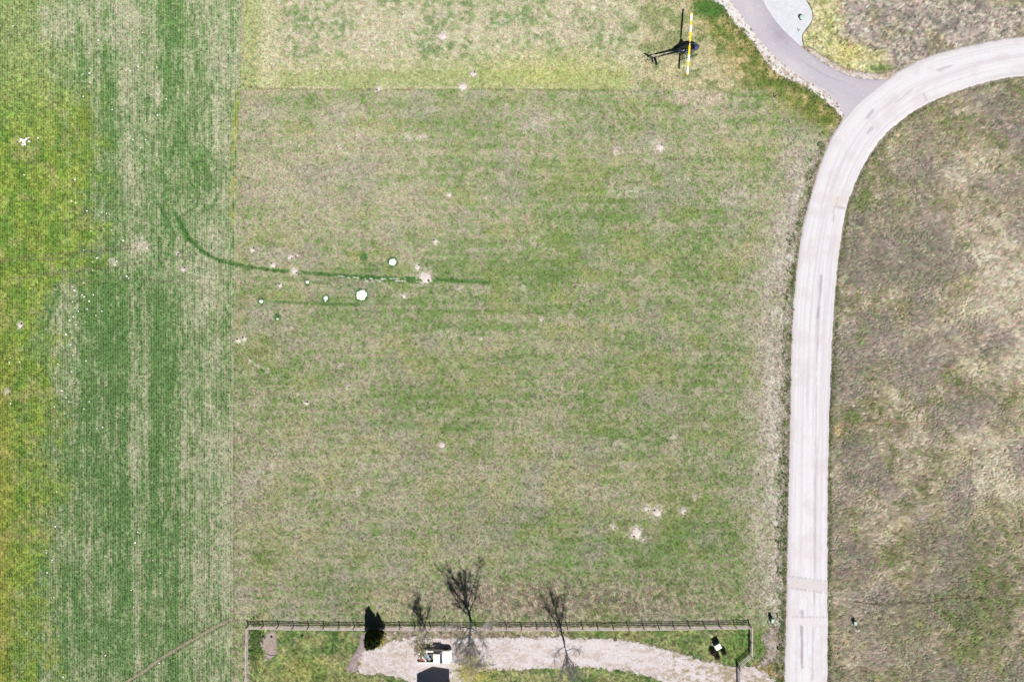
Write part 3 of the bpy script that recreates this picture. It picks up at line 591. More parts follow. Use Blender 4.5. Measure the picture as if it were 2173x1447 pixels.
def pebbles(name, n, R, s0, s1, seed, mat):
    r = random.Random(seed); vv = []; ff = []; tt = []
    for i in range(n):
        a = r.random()*6.283; d = R*math.sqrt(r.random()); x, y = d*math.cos(a), d*math.sin(a); s_ = r.uniform(s0, s1); b = len(vv)
        P = [(1, 0, 0), (.3, .95, 0), (-.8, .6, 0), (-.8, -.6, 0), (.3, -.95, 0), (.5, .1, .7), (-.3, .4, .6), (-.2, -.4, .75)]
        an = r.random()*6; c, q = math.cos(an), math.sin(an)
        vv += [(x+(px_*c-py_*q)*s_*r.uniform(.8, 1.1), y+(px_*q+py_*c)*s_, pz*s_-.01) for px_, py_, pz in P]
        ff += [tuple(b+k for k in f) for f in [(0, 1, 5), (1, 6, 5), (1, 2, 6), (2, 3, 7, 6), (3, 4, 7), (4, 0, 5, 7), (5, 6, 7)]]
        k = r.uniform(.7, 1.15); tt += [(k, k*r.uniform(.95, 1.02), k*r.uniform(.9, 1.03), 1)]*8
    me = bpy.data.meshes.new(name); me.from_pydata(vv, [], ff); me.materials.append(mat)
    ca = me.color_attributes.new('tint', 'FLOAT_COLOR', 'POINT'); ca.data.foreach_set('color', np.array(tt, np.float32).ravel())
    return bpy.data.objects.new(name, me)
def scatter(name, X, Y, cols, scl, rot, protos, z=0.0, k=1.0, label=None, cat=None):
    sub = bpy.data.collections.new(name+'_source')
    for p in protos: sub.objects.link(p)
    n = len(X); me = bpy.data.meshes.new(name); me.vertices.add(n)
    co = np.c_[(X-CX)/PPM, (CY-Y)/PPM, np.full(n, z)]; me.vertices.foreach_set('co', co.astype(np.float32).ravel())
    c = np.clip(lin(cols)/GAIN*k, .004, .85)
    a = me.attributes.new('gcol', 'FLOAT_COLOR', 'POINT'); a.data.foreach_set('color', np.c_[c, np.ones(n)].astype(np.float32).ravel())
    a = me.attributes.new('gscl', 'FLOAT', 'POINT'); a.data.foreach_set('value', scl.astype(np.float32))
    a = me.attributes.new('grot', 'FLOAT_VECTOR', 'POINT'); a.data.foreach_set('vector', np.c_[np.zeros(n), np.zeros(n), rot].astype(np.float32).ravel())
    o = bpy.data.objects.new(name, me); COL.objects.link(o); tag(o, label, cat, kind='stuff')
    ng = bpy.data.node_groups.new(name+'_nodes', 'GeometryNodeTree')
    ng.interface.new_socket('Geometry', in_out='INPUT', socket_type='NodeSocketGeometry'); ng.interface.new_socket('Geometry', in_out='OUTPUT', socket_type='NodeSocketGeometry')
    gi = ng.nodes.new('NodeGroupInput'); go = ng.nodes.new('NodeGroupOutput'); ip = ng.nodes.new('GeometryNodeInstanceOnPoints')
    ci = ng.nodes.new('GeometryNodeCollectionInfo'); ci.inputs['Collection'].default_value = sub; ci.inputs['Separate Children'].default_value = True; ci.inputs['Reset Children'].default_value = True
    ip.inputs['Pick Instance'].default_value = True
    def na(nm, t):
        q = ng.nodes.new('GeometryNodeInputNamedAttribute'); q.data_type = t; q.inputs['Name'].default_value = nm; return q
    s_ = na('gscl', 'FLOAT'); r_ = na('grot', 'FLOAT_VECTOR')
    er = ng.nodes.new('FunctionNodeEulerToRotation')
    ng.links.new(gi.outputs[0], ip.inputs['Points']); ng.links.new(ci.outputs[0], ip.inputs['Instance'])
    so = [q for q in s_.outputs if q.enabled][0]; ro = [q for q in r_.outputs if q.enabled][0]
    ng.links.new(ro, er.inputs[0]); ng.links.new(er.outputs[0], ip.inputs['Rotation']); ng.links.new(so, ip.inputs['Scale']); ng.links.new(ip.outputs[0], go.inputs[0])
    md = o.modifiers.new('scatter', 'NODES'); md.node_group = ng
    return o
def blocked(X, Y, m=0.0):
    b = np.zeros(len(X), bool)
    for p, mm in ((ROAD_POLY, 1.0), (DRV_POLY, 1.0), (BED_POLY, 1.0)): b |= sd(X, Y, p) > mm+m
    return b
def soft_block(X, Y):
    b = np.zeros(len(X), bool)
    for p, w in ((DRV2_POLY, 13), (DIRT_POLY, 4), (PATCH_POLY, 6), (VERGE_POLY, 5), (VERGE2_POLY, 6)): b |= sd(X, Y, p) > RNG.uniform(-3, 1, len(X))+RNG.exponential(w*.4, len(X))
    return b
def rnd(n, x0=-40, x1=2215, y0=-40, y1=1490): return RNG.uniform(x0, x1, n), RNG.uniform(y0, y1, n)
def jitcol(c, a=.20, g=.11):
    k = 1+RNG.normal(0, a, len(c)); gg = RNG.normal(0, g, len(c))
    return np.clip(c*np.c_[k*(1+gg), k, k*(1+gg*.6)], 20, 250)

KG = 1.42          # blades lean and shade one another; slightly lighter than the soil between them
# short turf: centre lot, lawns
X, Y = rnd(250000); le = left_edge(Y)
ok = (X > le+1) & (X < np.interp(Y, [100, 162, 203, 255, 340, 440, 600, 900, 1447], [2400, 2180, 2010, 1915, 1840, 1798, 1775, 1760, 1757])) & ~blocked(X, Y)
X, Y = X[ok], Y[ok]; sb = soft_block(X, Y) & (RNG.random(len(X)) > .03); X, Y = X[~sb], Y[~sb]
C = ground_color(X, Y); greenish = (C[:, 1]-C[:, 0])
tall = 1+1.0*blob(X, Y, 1180, 1275, 300, 40)
sh = [tuft('turf_source', 15, .16, .03, .10, .026, 1.1, s, M_blade, hue=.2) for s in range(4)]
scatter('lot_grass', X, Y, jitcol(C), RNG.uniform(.6, 1.25, len(X))*tall, RNG.uniform(0, 6.283, len(X)), sh, k=KG, label='short patchy green and tan grass covering the middle lot', cat='grass')
# drilled rows in the left field
n = 100000; X, Y = rnd(n, -40, 512)
X = np.round(X/5.1)*5.1+RNG.normal(0, .55, n); le = left_edge(Y); ok = (X < le-1) & (dline(X, Y, [(268, 1447), (300, 1428), (340, 1398), (400, 1362), (450, 1334), (497, 1310)]) > 3.2); X, Y = X[ok], Y[ok]
C = ground_color(X, Y); pg = ss(-8, 22, C[:, 1]-C[:, 0]); ok = RNG.random(len(X)) < .35+.65*pg; X, Y, C = X[ok], Y[ok], C[ok]
C = mixc(C, (96, 134, 74), .12*np.ones(len(X)))
scatter('field_grass', X, Y, jitcol(C), RNG.uniform(.6, 1.2, len(X)), RNG.uniform(0, 6.283, len(X)), [tuft('row_source', 13, .13, .03, .09, .026, 1.0, s, M_blade, hue=.2) for s in range(10, 14)], k=KG, label='green seedlings in fine drilled rows in the left field', cat='grass')
# long lodged straw east of the road and inside the curve
X, Y = rnd(120000, 1640, 2215); rr_ = np.interp(Y, [100, 162, 203, 255, 340, 440, 600, 900, 1447], [2400, 2180, 2010, 1915, 1840, 1798, 1775, 1760, 1757]); rl_ = np.interp(X, [1880, 1945, 2000, 2060, 2110, 2173, 2400], [165, 130, 110, 95, 86, 77, 60])
lm = dline(X, Y, [(1705, -20), (1740, 20), (1738, 60), (1730, 90), (1770, 130), (1840, 150)])
ok = ((X > rr_+1.5) | ((Y < rl_-2) & (X > 1720) & (lm > RNG.uniform(20, 60, len(X))))) & ~blocked(X, Y); X, Y = X[ok], Y[ok]
C = ground_color(X, Y); flow = .62+1.0*(fbm(X/130, Y/130, 110, 3)-.5)+RNG.normal(0, .28, len(X))
big_ = ss(.4, .65, fbm(X/40, Y/40, 111, 3)+.15*blob(X, Y, 2110, 650, 90, 250))
scatter('dry_meadow_grass', X, Y, jitcol(C, .15, .06), RNG.uniform(.5, .95, len(X))+.5*big_, flow, [tuft('straw_source', 14, .16, .07, .20, .034, 2.6, s, M_blade, dirn=0.0, hue=.08) for s in range(20, 24)], k=KG, label='long dry straw coloured grass combed over by the wind beside the gravel road', cat='grass')
# leafy weeds along the road shoulder, at the stone verge and in the yard
wx, wy = [], []
for i in range(1700):
    y = RNG.uniform(300, 1447); x = np.interp(y, [200, 300, 500, 700, 900, 1100, 1300, 1447], [1790, 1755, 1697, 1681, 1676, 1672, 1667, 1664])-abs(RNG.normal(7, 8))-1
    if vn(np.array([x/9]), np.array([y/14]), 112)[0] > .52: wx.append(x); wy.append(y)
VLN = [(1530, 8), (1545, 30), (1558, 52), (1580, 70), (1600, 92), (1618, 118), (1640, 148), (1665, 165), (1700, 180), (1735, 200), (1765, 225), (1783, 246)]
vp, _ = resample(VLN, 400)
for p_ in vp:
    if RNG.random() < .55: wx.append(p_[0]+RNG.normal(-3, 8)); wy.append(p_[1]+RNG.normal(2, 8))
for i in range(260): wx.append(RNG.normal(540, 9)); wy.append(RNG.normal(1366, 24))
for i in range(500):
    y = RNG.uniform(170, 1447); x = np.interp(y, [162, 203, 255, 340, 440, 600, 900, 1447], [2180, 2010, 1915, 1840, 1798, 1775, 1760, 1757]); wx.append(x+abs(RNG.normal(2, 3))+1); wy.append(y)
X, Y = np.array(wx), np.array(wy); ok = ~blocked(X, Y); X, Y = X[ok], Y[ok]
C = np.broadcast_to(np.array([146, 168, 106.]), (len(X), 3)); C = C*RNG.uniform(.75, 1.25, len(X))[:, None]
scatter('roadside_weeds', X, Y, C, RNG.uniform(.5, 1.3, len(X)), RNG.uniform(0, 6.28, len(X)), [tuft('weed_source', 16, .14, .06, .2, .05, .9, s, M_blade) for s in range(30, 34)], label='leafy green weeds along the edge of the gravel road', cat='weeds')
# loose stones: verge, road edges, drive, shoulder
def in_sheet(poly, n, m=-2):
    P = np.array(poly); x, y = RNG.uniform(P[:, 0].min(), P[:, 0].max(), n), RNG.uniform(P[:, 1].min(), P[:, 1].max(), n); k = sd(x, y, poly) > m; return x[k], y[k]
parts = [in_sheet(VERGE_POLY, 14000, -4), in_sheet(VERGE2_POLY, 7000, -3), in_sheet(ROADSIDE, 3600, -4), in_sheet(PATCH_POLY, 400)]
x_, y_ = in_sheet(DRV2_POLY, 16000, -4); k_ = (RNG.random(len(x_)) < np.where((x_ < 870) | (x_ > 1400), .9, .35)) & (y_ < 1460); parts.append((x_[k_], y_[k_]))
yy = RNG.uniform(300, 1447, 2600); xx = np.interp(yy, [200, 300, 500, 700, 900, 1100, 1300, 1447], [1790, 1755, 1697, 1681, 1676, 1672, 1667, 1664])-RNG.exponential(14, 2600); parts.append((xx, yy))
X = np.concatenate([p_[0] for p_ in parts]); Y = np.concatenate([p_[1] for p_ in parts]); ok = ~blocked(X, Y); X, Y = X[ok], Y[ok]
for E, sg in ((ROAD_L, -1), (ROAD_R, 1)):
    ep, _ = resample(E, 4200); ep = ep[(ep[:, 1] < 1470) & (ep[:, 0] < 2200)]; off = RNG.exponential(3.2, len(ep)); tx = np.gradient(ep[:, 0]); ty = np.gradient(ep[:, 1]); q = np.hypot(tx, ty)
    X = np.r_[X, ep[:, 0]-sg*ty/q*off]; Y = np.r_[Y, ep[:, 1]+sg*tx/q*off]
C = np.where((fbm(X/6, Y/6, 94, 3) > .56)[:, None], np.array([190, 164, 146.]), np.array([226, 216, 210.]))*RNG.uniform(.8, 1.05, len(X))[:, None]
scatter('loose_stones', X, Y, C, RNG.uniform(.6, 1.5, len(X)), RNG.uniform(0, 6.28, len(X)), [pebbles('pebble_source', 5, .13, .02, .05, s, M_pebble) for s in range(40, 44)], label='loose pale stones strewn along verge, shoulder and gravel drive', cat='gravel')

# ------------------------------------------------------------------ common materials
M_wood = simple('weathered_pale_wood', alb((236, 220, 212)), .85, var=.18, scale=5, bump=.3)
M_post = simple('weathered_post_wood', alb((176, 160, 150)), .85, var=.18, scale=5, bump=.3)
M_dirtm = simple('excavated_pale_dirt', alb((236, 224, 216)), .95, var=.14, scale=7, bump=.5)
M_white = simple('chalk_white_stone', (.8, .79, .76), .9, var=.08, scale=4, bump=.5)
M_rock = simple('pale_field_stone', (.62, .60, .56), .9, var=.25, scale=5, bump=.5)
M_hole = simple('burrow_soil', (.035, .028, .025), 1.0)
M_black = simple('black_rubber', (.018, .018, .019), .8, var=.2)
M_heli = simple('glossy_black_paint', (.006, .007, .011), .22, var=.15, coat=.5)
M_glass = simple('tinted_cabin_glass', (.045, .055, .12), .07, var=.05, spec=.9)
M_steel = simple('bare_steel', (.45, .46, .48), .35, 1.0, var=.1)
M_darkmet = simple('dark_metal', (.03, .03, .035), .45, .6)
M_cream = simple('cream_truck_paint', (.80, .77, .66), .35, var=.03, coat=.4)
M_yel = simple('yellow_rotor_paint', (.80, .52, .02), .4, var=.05)
M_wht = simple('white_rotor_paint', (.82, .82, .80), .4, var=.04)
M_bark = simple('grey_bark', alb((222, 220, 228)), .9, var=.3, scale=6, bump=.5)
M_twig = simple('bare_twigs', alb((216, 206, 200)), .9, var=.25, scale=3)
M_padg = simple('pale_green_box_paint', alb((176, 204, 188)), .5, var=.05, coat=.2)

# ------------------------------------------------------------------ stones and mounds
def stone_mesh(seed, mat):
    r = random.Random(seed); b = MB(); rings = []; n = 7
    ph = [r.uniform(.7, 1.25) for _ in range(n)]
    for z, rad in ((-.25, .9), (.1, 1.0), (.4, .75), (.58, .35)):
        rings.append([Vector((math.cos(6.283*k/n)*rad*ph[k]*r.uniform(.92, 1.08), math.sin(6.283*k/n)*rad*ph[k]*r.uniform(.92, 1.08), z*r.uniform(.9, 1.1))) for k in range(n)])
    b.loft(rings); return b.mesh('field_stone', mat)
stones_px = []
A_ = [(875,200),(875,268),(875,325),(848,408),(848,430),(962,415),(800,435),(553,505),(550,450),(510,455),(512,593),(470,570),(690,675),(968,708),(1022,608),(895,742),(895,858),(817,858),(865,908),(755,800),(835,1260),(605,248),(635,280),(120,215),(80,160),(318,220),(405,408),(608,1325),(637,1378),(635,1405),(685,1415),(625,1305),(655,1310),(465,1245),(440,1237),(560,1420),(535,1295),(460,1103),(235,848),(148,1075)]
B_ = [(595,137),(567,162),(570,213),(445,313),(515,290),(458,335),(505,363),(517,375),(573,363),(547,403),(445,405),(460,443),(535,450),(482,465),(590,490),(625,463),(450,498),(428,520),(480,533),(468,547),(523,528),(405,605),(430,592),(422,662),(433,670),(348,687),(448,735),(355,788),(440,835),(457,905),(528,768),(652,918),(380,953),(405,993),(422,1018),(500,1018),(548,1018),(517,1063),(397,1092),(335,1050),(760,1118),(595,1183),(630,1175),(350,1140),(335,1180),(780,250),(790,262),(757,30),(515,90),(718,157),(708,180),(57,778),(65,1030),(63,750),(120,775)]
C_ = [(352,270),(288,405),(342,485),(287,645),(290,770),(333,922),(418,923),(835,585),(850,520),(945,693),(990,772),(825,985),(810,878),(630,1310),(652,1280),(983,1327),(750,1178),(392,1413),(322,692)]
sm_ = [stone_mesh(s, M_white if s % 3 else M_rock) for s in range(6)]
def add_stone(px, py, r, label, group, cat='stone'):
    o = link_mesh('field_stone', random.choice(sm_), loc=gp(px, py, 0.0), rot=(0, 0, random.uniform(0, 6.28)), scl=(r, r*random.uniform(.7, 1.1), r*random.uniform(.6, .9)))
    tag(o, label, cat, group)
for lst, oy, z_, lab in ((A_, 0, 2.895, 'small white stone lying loose in the upper part of the striped green field'), (B_, 500, 2.895, 'small white stone lying loose in the middle part of the striped green field'),
                         (C_, 950, 2.911, 'small white stone lying loose in the lower part of the striped green field')):
    for (x, y) in lst: add_stone(x/z_, y/z_+oy, random.uniform(.08, .16), lab, 'white stones in the striped field')
for dx, dy, r in [(0, 0, .42), (-6, -3, .25), (10, -6, .2), (11, 1, .22), (2, 7, .25), (-3, 8, .2), (5, -4, .2), (-9, 2, .15)]:
    add_stone(51+dx, 299+dy, r, 'pale stone in the cluster at the far left edge of the olive green strip', 'stone cluster at the far left')
def mound(px, py, r, mat, name, label, cat, ragged=.35, hgt=.12, seed=0, hole=None, group=None):
    rr = random.Random(seed); n = 34; b = MB(); rings = []; p1, p2, p3 = rr.random()*6, rr.random()*6, rr.random()*6
    k1 = [1+ragged*(rr.random()-.5)*2 for _ in range(n)]; k1 = [(k1[i]+.5*k1[i-1]+.5*k1[(i+1) % n])/2 for i in range(n)] if ragged < .3 else k1
    if ragged < .3 and r > 3: k1 = [1+ragged*(.35*math.sin(2*6.283*i/n+p1)+.3*math.sin(5*6.283*i/n+p2)+.25*math.sin(9*6.283*i/n+p3)+rr.uniform(-.25, .25)) for i in range(n)]
    R = r/PPM
    for f_, z in ((1.0, -.05), (.96, .012), (.7, .5), (.4, .85), (.12, 1.0)):
        rings.append([Vector((math.cos(6.283*i/n)*R*f_*(k1[i]*(f_)+1-f_), math.sin(6.283*i/n)*R*f_*(k1[i]*(f_)+1-f_), (z if z < .02 else z*hgt*rr.uniform(.8, 1.2)))) for i in range(n)])
    b.loft(rings); o = b.build(name, mat, smooth=False); o.location = gp(px, py, 0); tag(o, label, cat, group)
    if hole:
        hx, hy, hr = hole; hb = MB(); q = 9; R2 = hr/PPM
        hb.add([(math.cos(6.283*i/q)*R2*rr.uniform(.8, 1.2), math.sin(6.283*i/q)*R2*.8, hgt*.9+.03) for i in range(q)]+[(math.cos(6.283*i/q)*R2*1.1, math.sin(6.283*i/q)*R2, -.05) for i in range(q)],
               [tuple(range(q))]+[(i, (i+1) % q, q+(i+1) % q, q+i) for i in range(q)])
        h_ = hb.build('burrow_hole', M_hole, o); h_.location = (hx/PPM, -hy/PPM, 0)
    return o
for i, (x, y, r, lab) in enumerate([(767, 626, 11, 'largest round bright white mound ringed by dark green grass'), (833, 556, 7.6, 'round white mound standing alone above the dark green line'), (691, 632, 4.8, 'white mound just left of the largest white mound'),
                                    (690.5, 638.5, 2, 'tiny white lump touching the lower side of a white mound'), (554, 639, 4, 'small white mound at the left end of the short green line'), (652, 598, 3.8, 'small white mound just below the long green line'),
                                    (589, 676, 2.6, 'tiny white mound in a dark green spot, lowest of the white mounds')]):
    mound(x, y, r, M_white, 'white_mound', lab, 'mound', ragged=.15, hgt=.18 if r > 5 else .25, seed=200+i)
ML = [(903, 588, 12, 'largest ragged pale dirt mound on the dark green line'), (886, 566, 6, 'ragged pale dirt mound just above the largest dirt mound'), (940, 77, 8, 'ragged white dirt mound in the upper lawn'), (1004, 157, 5.5, 'pale dirt mound in the upper lawn above the lawn edge'),
      (982, 184, 8, 'white dirt mound on the lower edge of the upper lawn'), (803, 188, 5, 'tan dirt mound on the lawn edge left of the white one'), (579, 562, 5.5, 'pale dirt mound nearest the left end of the dark green line'), (625, 575, 7, 'pale dirt mound sitting on the left part of the dark green line'),
      (536, 530, 5, 'pale dirt mound close to the striped field boundary'), (616, 545, 5.5, 'pale dirt mound above the dark green line, left of a smaller one'), (630, 542, 3.5, 'narrow pale dirt mound right of a larger one above the green line'), (924, 512, 5, 'pale dirt mound high above the largest dirt mound'),
      (953, 413, 4.5, 'lone pale dirt mound in the upper middle of the lot'), (856, 628, 5, 'faint dirt mound right of the largest white mound'), (1400, 312, 8, 'star shaped pale dirt mound below the helicopter'), (1372, 1079, 6, 'pale dirt mound upper left of a group near the lower right of the lot'),
      (1394, 1087, 8, 'bright dirt mound with a dark burrow beside it, lower right of the lot'), (1351, 1131, 11, 'broad tan dirt mound below the group, lower right of the lot'), (1450, 1084, 5.5, 'rightmost dirt mound of the group in the lower right of the lot'), (1302, 1117, 4.5, 'leftmost dirt mound of the group in the lower right of the lot'),
      (1150, 678, 4, 'small lone dirt mound right of the lot centre'), (938, 944, 5.5, 'lone pale dirt mound low in the middle of the lot'), (389, 571, 4.5, 'pale dirt mound inside the striped field'), (376, 537, 3.5, 'small pale dirt mound in the striped field below the curved green track'),
      (43, 690, 5, 'pale dirt mound near the left edge in the olive strip'), (518, 718, 4, 'pale dirt mound at the boundary of field and lot'), (506, 722, 4.5, 'second pale dirt mound at the boundary of field and lot'), (650, 855, 4, 'faint small dirt mound low in the left of the lot'), (738, 820, 3.5, 'tiny dirt mound with a dark burrow left of centre'),
      (1365, 1145, 4, 'small pale dirt mound beside the broad tan mound'), (595, 605, 4.5, 'faint dirt mound under the dark green line')]
for i, (x, y, r, lab) in enumerate(ML):
    hole = None if i in (2, 4, 12, 21) else (random.choice([-1, 1])*r*.55, random.choice([-.5, .6])*r, max(1.7, r*.2))
    mound(x, y, r, M_dirtm, 'dirt_mound', lab, 'dirt mound', ragged=.30, hgt=.10, seed=300+i, hole=hole, group='gopher mounds in the lot')
# ------------------------------------------------------------------ helicopter (x forward, y left, z up)
def build_helicopter():
    g = gp(1452.9, 110.8); H = empty('helicopter', g, math.radians(15.8))
    tag(H, 'glossy black helicopter parked on the grass with yellow and white striped rotor blades', 'helicopter')
    SEC = [(2.36, .05, .74, .86), (2.30, .20, .58, 1.0), (2.15, .35, .46, 1.15), (1.9, .48, .38, 1.34), (1.55, .58, .33, 1.56), (1.15, .64, .31, 1.74), (.7, .655, .30, 1.84), (.2, .655, .30, 1.88), (-.3, .64, .32, 1.88),
           (-.8, .56, .40, 1.80), (-1.25, .42, .58, 1.66), (-1.6, .28, .82, 1.52), (-1.95, .17, 1.02, 1.42)]
    def ring(x, w, z0, z1, n=28, a0=0, a1=2*math.pi, s=1.0):
        c = (z0+z1)/2; hz = (z1-z0)/2; out = []
        for k in range(n):
            a = a0+(a1-a0)*k/(n if a1-a0 > 6.2 else n-1); ca, sa = math.cos(a), math.sin(a); e = .78
            out.append(Vector((x, math.copysign(abs(ca)**e, ca)*w*s, c+math.copysign(abs(sa)**e, sa)*hz*s)))
        return out
    b = MB(); b.loft([ring(*q) for q in SEC]); b.build('fuselage', M_heli, H, smooth=True)
    def interp(x):
        for A, B in zip(SEC[:-1], SEC[1:]):
            if B[0] <= x <= A[0]:
                t = (A[0]-x)/(A[0]-B[0]); return tuple(A[i]+(B[i]-A[i])*t for i in range(4))
    def patch(name, x0, x1, a0, a1, mat=M_glass, n=10, s=1.018, m=12):
        b = MB(); R = math.radians
        rs = [ring(*interp(x0+(x1-x0)*i/m), n=n, a0=R(a0), a1=R(a1), s=s) for i in range(m+1)]
        rs2 = [ring(*interp(x0+(x1-x0)*i/m), n=n, a0=R(a0), a1=R(a1), s=s-.03) for i in range(m+1)]
        b.loft(rs, cap=False, closed=False); b.loft(rs2, cap=False, closed=False)
        return b.build(name, mat, H, smooth=True)
    patch('windshield', 2.2, 1.25, 93, 158); patch('windshield', 2.2, 1.25, 22, 87)
    patch('chin_window', 2.2, 1.75, 192, 240); patch('chin_window', 2.2, 1.75, -60, -12)
    for x0, x1 in ((1.15, .35), (.22, -.6)):
        patch('door_window', x0, x1, 8, 42); patch('door_window', x0, x1, 138, 172)
    b = MB(); b.tube([(1.2, 0, 1.75), (1.8, 0, 1.46), (2.25, 0, 1.04)], .025, 5); b.build('windshield_post', M_heli, H)
    # engine cowling, mast fairing, boom
    b = MB(); b.loft([[Vector((x+math.cos(2*math.pi*k/14)*l, math.sin(2*math.pi*k/14)*w, z)) for k in range(14)] for x, l, w, z in
                      ((-.25, .75, .34, 1.78), (-.2, .52, .22, 2.05), (-.12, .38, .14, 2.5), (-.03, .22, .10, 2.95), (0, .12, .09, 3.05))]); b.build('mast_fairing', M_heli, H, smooth=True)
    b = MB(); b.tube([(0, 0, 3.0), (0, 0, 3.36)], .045, 8); b.build('rotor_mast', M_steel, H)
    b = MB(); b.box((0, 0, 3.3), (.2, .56, .11)); b.tube([(0, 0, 3.24), (0, 0, 3.46)], .10, 10); hub = b.build('rotor_hub', M_steel, H, bevel=.015)
    b = MB(); b.tube([(-1.85, 0, 1.22), (-3.2, 0, 1.28), (-4.8, 0, 1.36), (-6.1, 0, 1.42)], [.19, .15, .115, .085], 14); b.build('tail_boom', M_heli, H, smooth=True)
    b = MB()
    for i in range(4): b.tube([(-2.6-.95*i, 0, 1.25+.055*i), (-2.64-.95*i, 0, 1.252+.055*i)], .165-.028*i, 14)
    b.build('boom_joint_band', M_steel, H)
    b = MB(); b.tube([(-1.0, .2, .62), (-1.65, .2, .55)], .07, 8); b.build('exhaust_pipe', M_steel, H)
    b = MB(); b.box((-1.3, 0, 1.72), (.5, .26, .14)); b.build('engine_vent', M_darkmet, H, bevel=.03)
    for s in (-1, 1):
        b = MB(); b.box((-1.35, s*.33, 1.42), (.42, .05, .14)); b.build('side_intake', M_steel, H, bevel=.01)
    def fin(name, pts, th, mat):      # quad outline in 3d thickened along y or z
        b = MB(); up = [Vector(p)+Vector(th)/2 for p in pts]; dn = [Vector(p)-Vector(th)/2 for p in pts]; n = len(pts)
        b.add(dn+up, [tuple(range(n-1, -1, -1)), tuple(range(n, 2*n))]+[(k, (k+1) % n, n+(k+1) % n, n+k) for k in range(n)]); return b.build(name, mat, H, bevel=.012)
    fin('upper_fin', [(-5.75, -.03, 1.45), (-6.2, -.03, 1.45), (-6.75, -.03, 2.3), (-6.45, -.03, 2.3)], (0, .07, 0), M_heli)
    fin('lower_fin', [(-5.8, -.03, 1.38), (-6.2, -.03, 1.38), (-6.5, -.03, .62), (-6.28, -.03, .62)], (0, .06, 0), M_heli)
    fin('horizontal_stabilizer', [(-5.35, -.05, 1.62), (-5.78, -.05, 1.62), (-5.78, -1.38, 1.66), (-5.45, -1.38, 1.66)], (0, 0, .06), M_heli)
    b = MB(); b.tube([(-6.15, 0, 1.42), (-6.15, .34, 1.42)], .05, 8); b.build('tail_gearbox', M_steel, H)
    for sgn in (1, -1):
        b = MB(); a = math.radians(38); d = Vector((math.cos(a), 0, math.sin(a)))*sgn
        q = Vector((-d.z, 0, d.x)).normalized()*.055; P = Vector((-6.15, .33, 1.42))
        b.add([P+d*.08-q, P+d*.08+q, P+d*.76+q, P+d*.76-q]+[p+Vector((0, .02, 0)) for p in (P+d*.08-q, P+d*.08+q, P+d*.76+q, P+d*.76-q)],
              [(3, 2, 1, 0), (4, 5, 6, 7), (0, 1, 5, 4), (1, 2, 6, 5), (2, 3, 7, 6), (3, 0, 4, 7)]); b.build('tail_rotor_blade', M_wht, H)
    b = MB(); b.tube([(-5.9, .0, .68), (-6.6, 0, .5)], .02, 5); b.build('tail_skid', M_steel, H)
    # landing gear
    for s in (-1, 1):
        b = MB(); b.tube([(1.85, s*1.09, .25), (1.6, s*1.09, .09), (1.3, s*1.09, .045), (-1.5, s*1.09, .045)], .045, 8); b.build('skid', M_darkmet, H, smooth=True)
        for x in (.95, -.7):
            b = MB(); b.tube([(x, s*.3, .42), (x, s*.62, .46), (x, s*.95, .32), (x, s*1.09, .06)], [.05, .05, .04, .035], 8); b.build('strut', M_darkmet, H, smooth=True)
    # main rotor: 4 degrees clockwise from north; heading is 15.8 deg north of east
    world_ang = math.radians(94.0-180); Lb = 5.03; ch = .30
    loc_ang = math.radians(86.0)-math.radians(15.8)
    for sgn in (1, -1):
        d = Vector((math.cos(loc_ang), math.sin(loc_ang), 0))*sgn; q = Vector((-d.y, d.x, 0))*ch/2
        bands = [(.02, .375, M_yel), (.375, .585, M_wht), (.585, .735, M_yel), (.735, .955, M_wht), (.955, 1.0, M_yel)]
        root = None
        for a, e, mt in bands:
            b = MB(); n = max(2, int((e-a)*10)+1)
            rs = []
            for i in range(n+1):
                f = a+(e-a)*i/n; droop = -.22*f*f; w = 1.0 if f > .12 else .45+.55*f/.12
                c_ = Vector((0, 0, 3.33+droop))+d*Lb*f
                rs.append([c_-q*w, c_-q*w*.3+Vector((0, 0, .022)), c_+q*w*.6+Vector((0, 0, .026)), c_+q*w, c_+q*w*.6-Vector((0, 0, .015)), c_-q*w*.3-Vector((0, 0, .012))])
            b.loft(rs)
            if root is None: root = b.build('rotor_blade', mt, H)
            else: b.build('painted_band', mt, root)
    return H
build_helicopter()

# ------------------------------------------------------------------ pickup truck (x forward, y left)
def wheel_parts(parent, x, y, z, r=.40, w=.26, tyre_name='wheel', rimc=M_steel, lying=False):
    def circ(rad, yy, n=20): return [Vector((math.cos(2*math.pi*k/n)*rad, yy, math.sin(2*math.pi*k/n)*rad)) for k in range(n)]
    b = MB(); b.loft([circ(r*.60, -w*.5), circ(r*.93, -w*.5), circ(r, -w*.32), circ(r, w*.32), circ(r*.93, w*.5), circ(r*.60, w*.5), circ(r*.58, w*.2), circ(r*.58, -w*.2), circ(r*.60, -w*.5)], cap=False)
    o = b.build(tyre_name, M_black, parent, smooth=False); o.location = (x, y, z)
    b = MB(); b.loft([circ(r*.60, -w*.42), circ(r*.5, -w*.2), circ(r*.2, -w*.3), circ(r*.2, w*.3), circ(r*.5, w*.2), circ(r*.60, w*.42)]); b.build('rim', rimc, o)
    return o
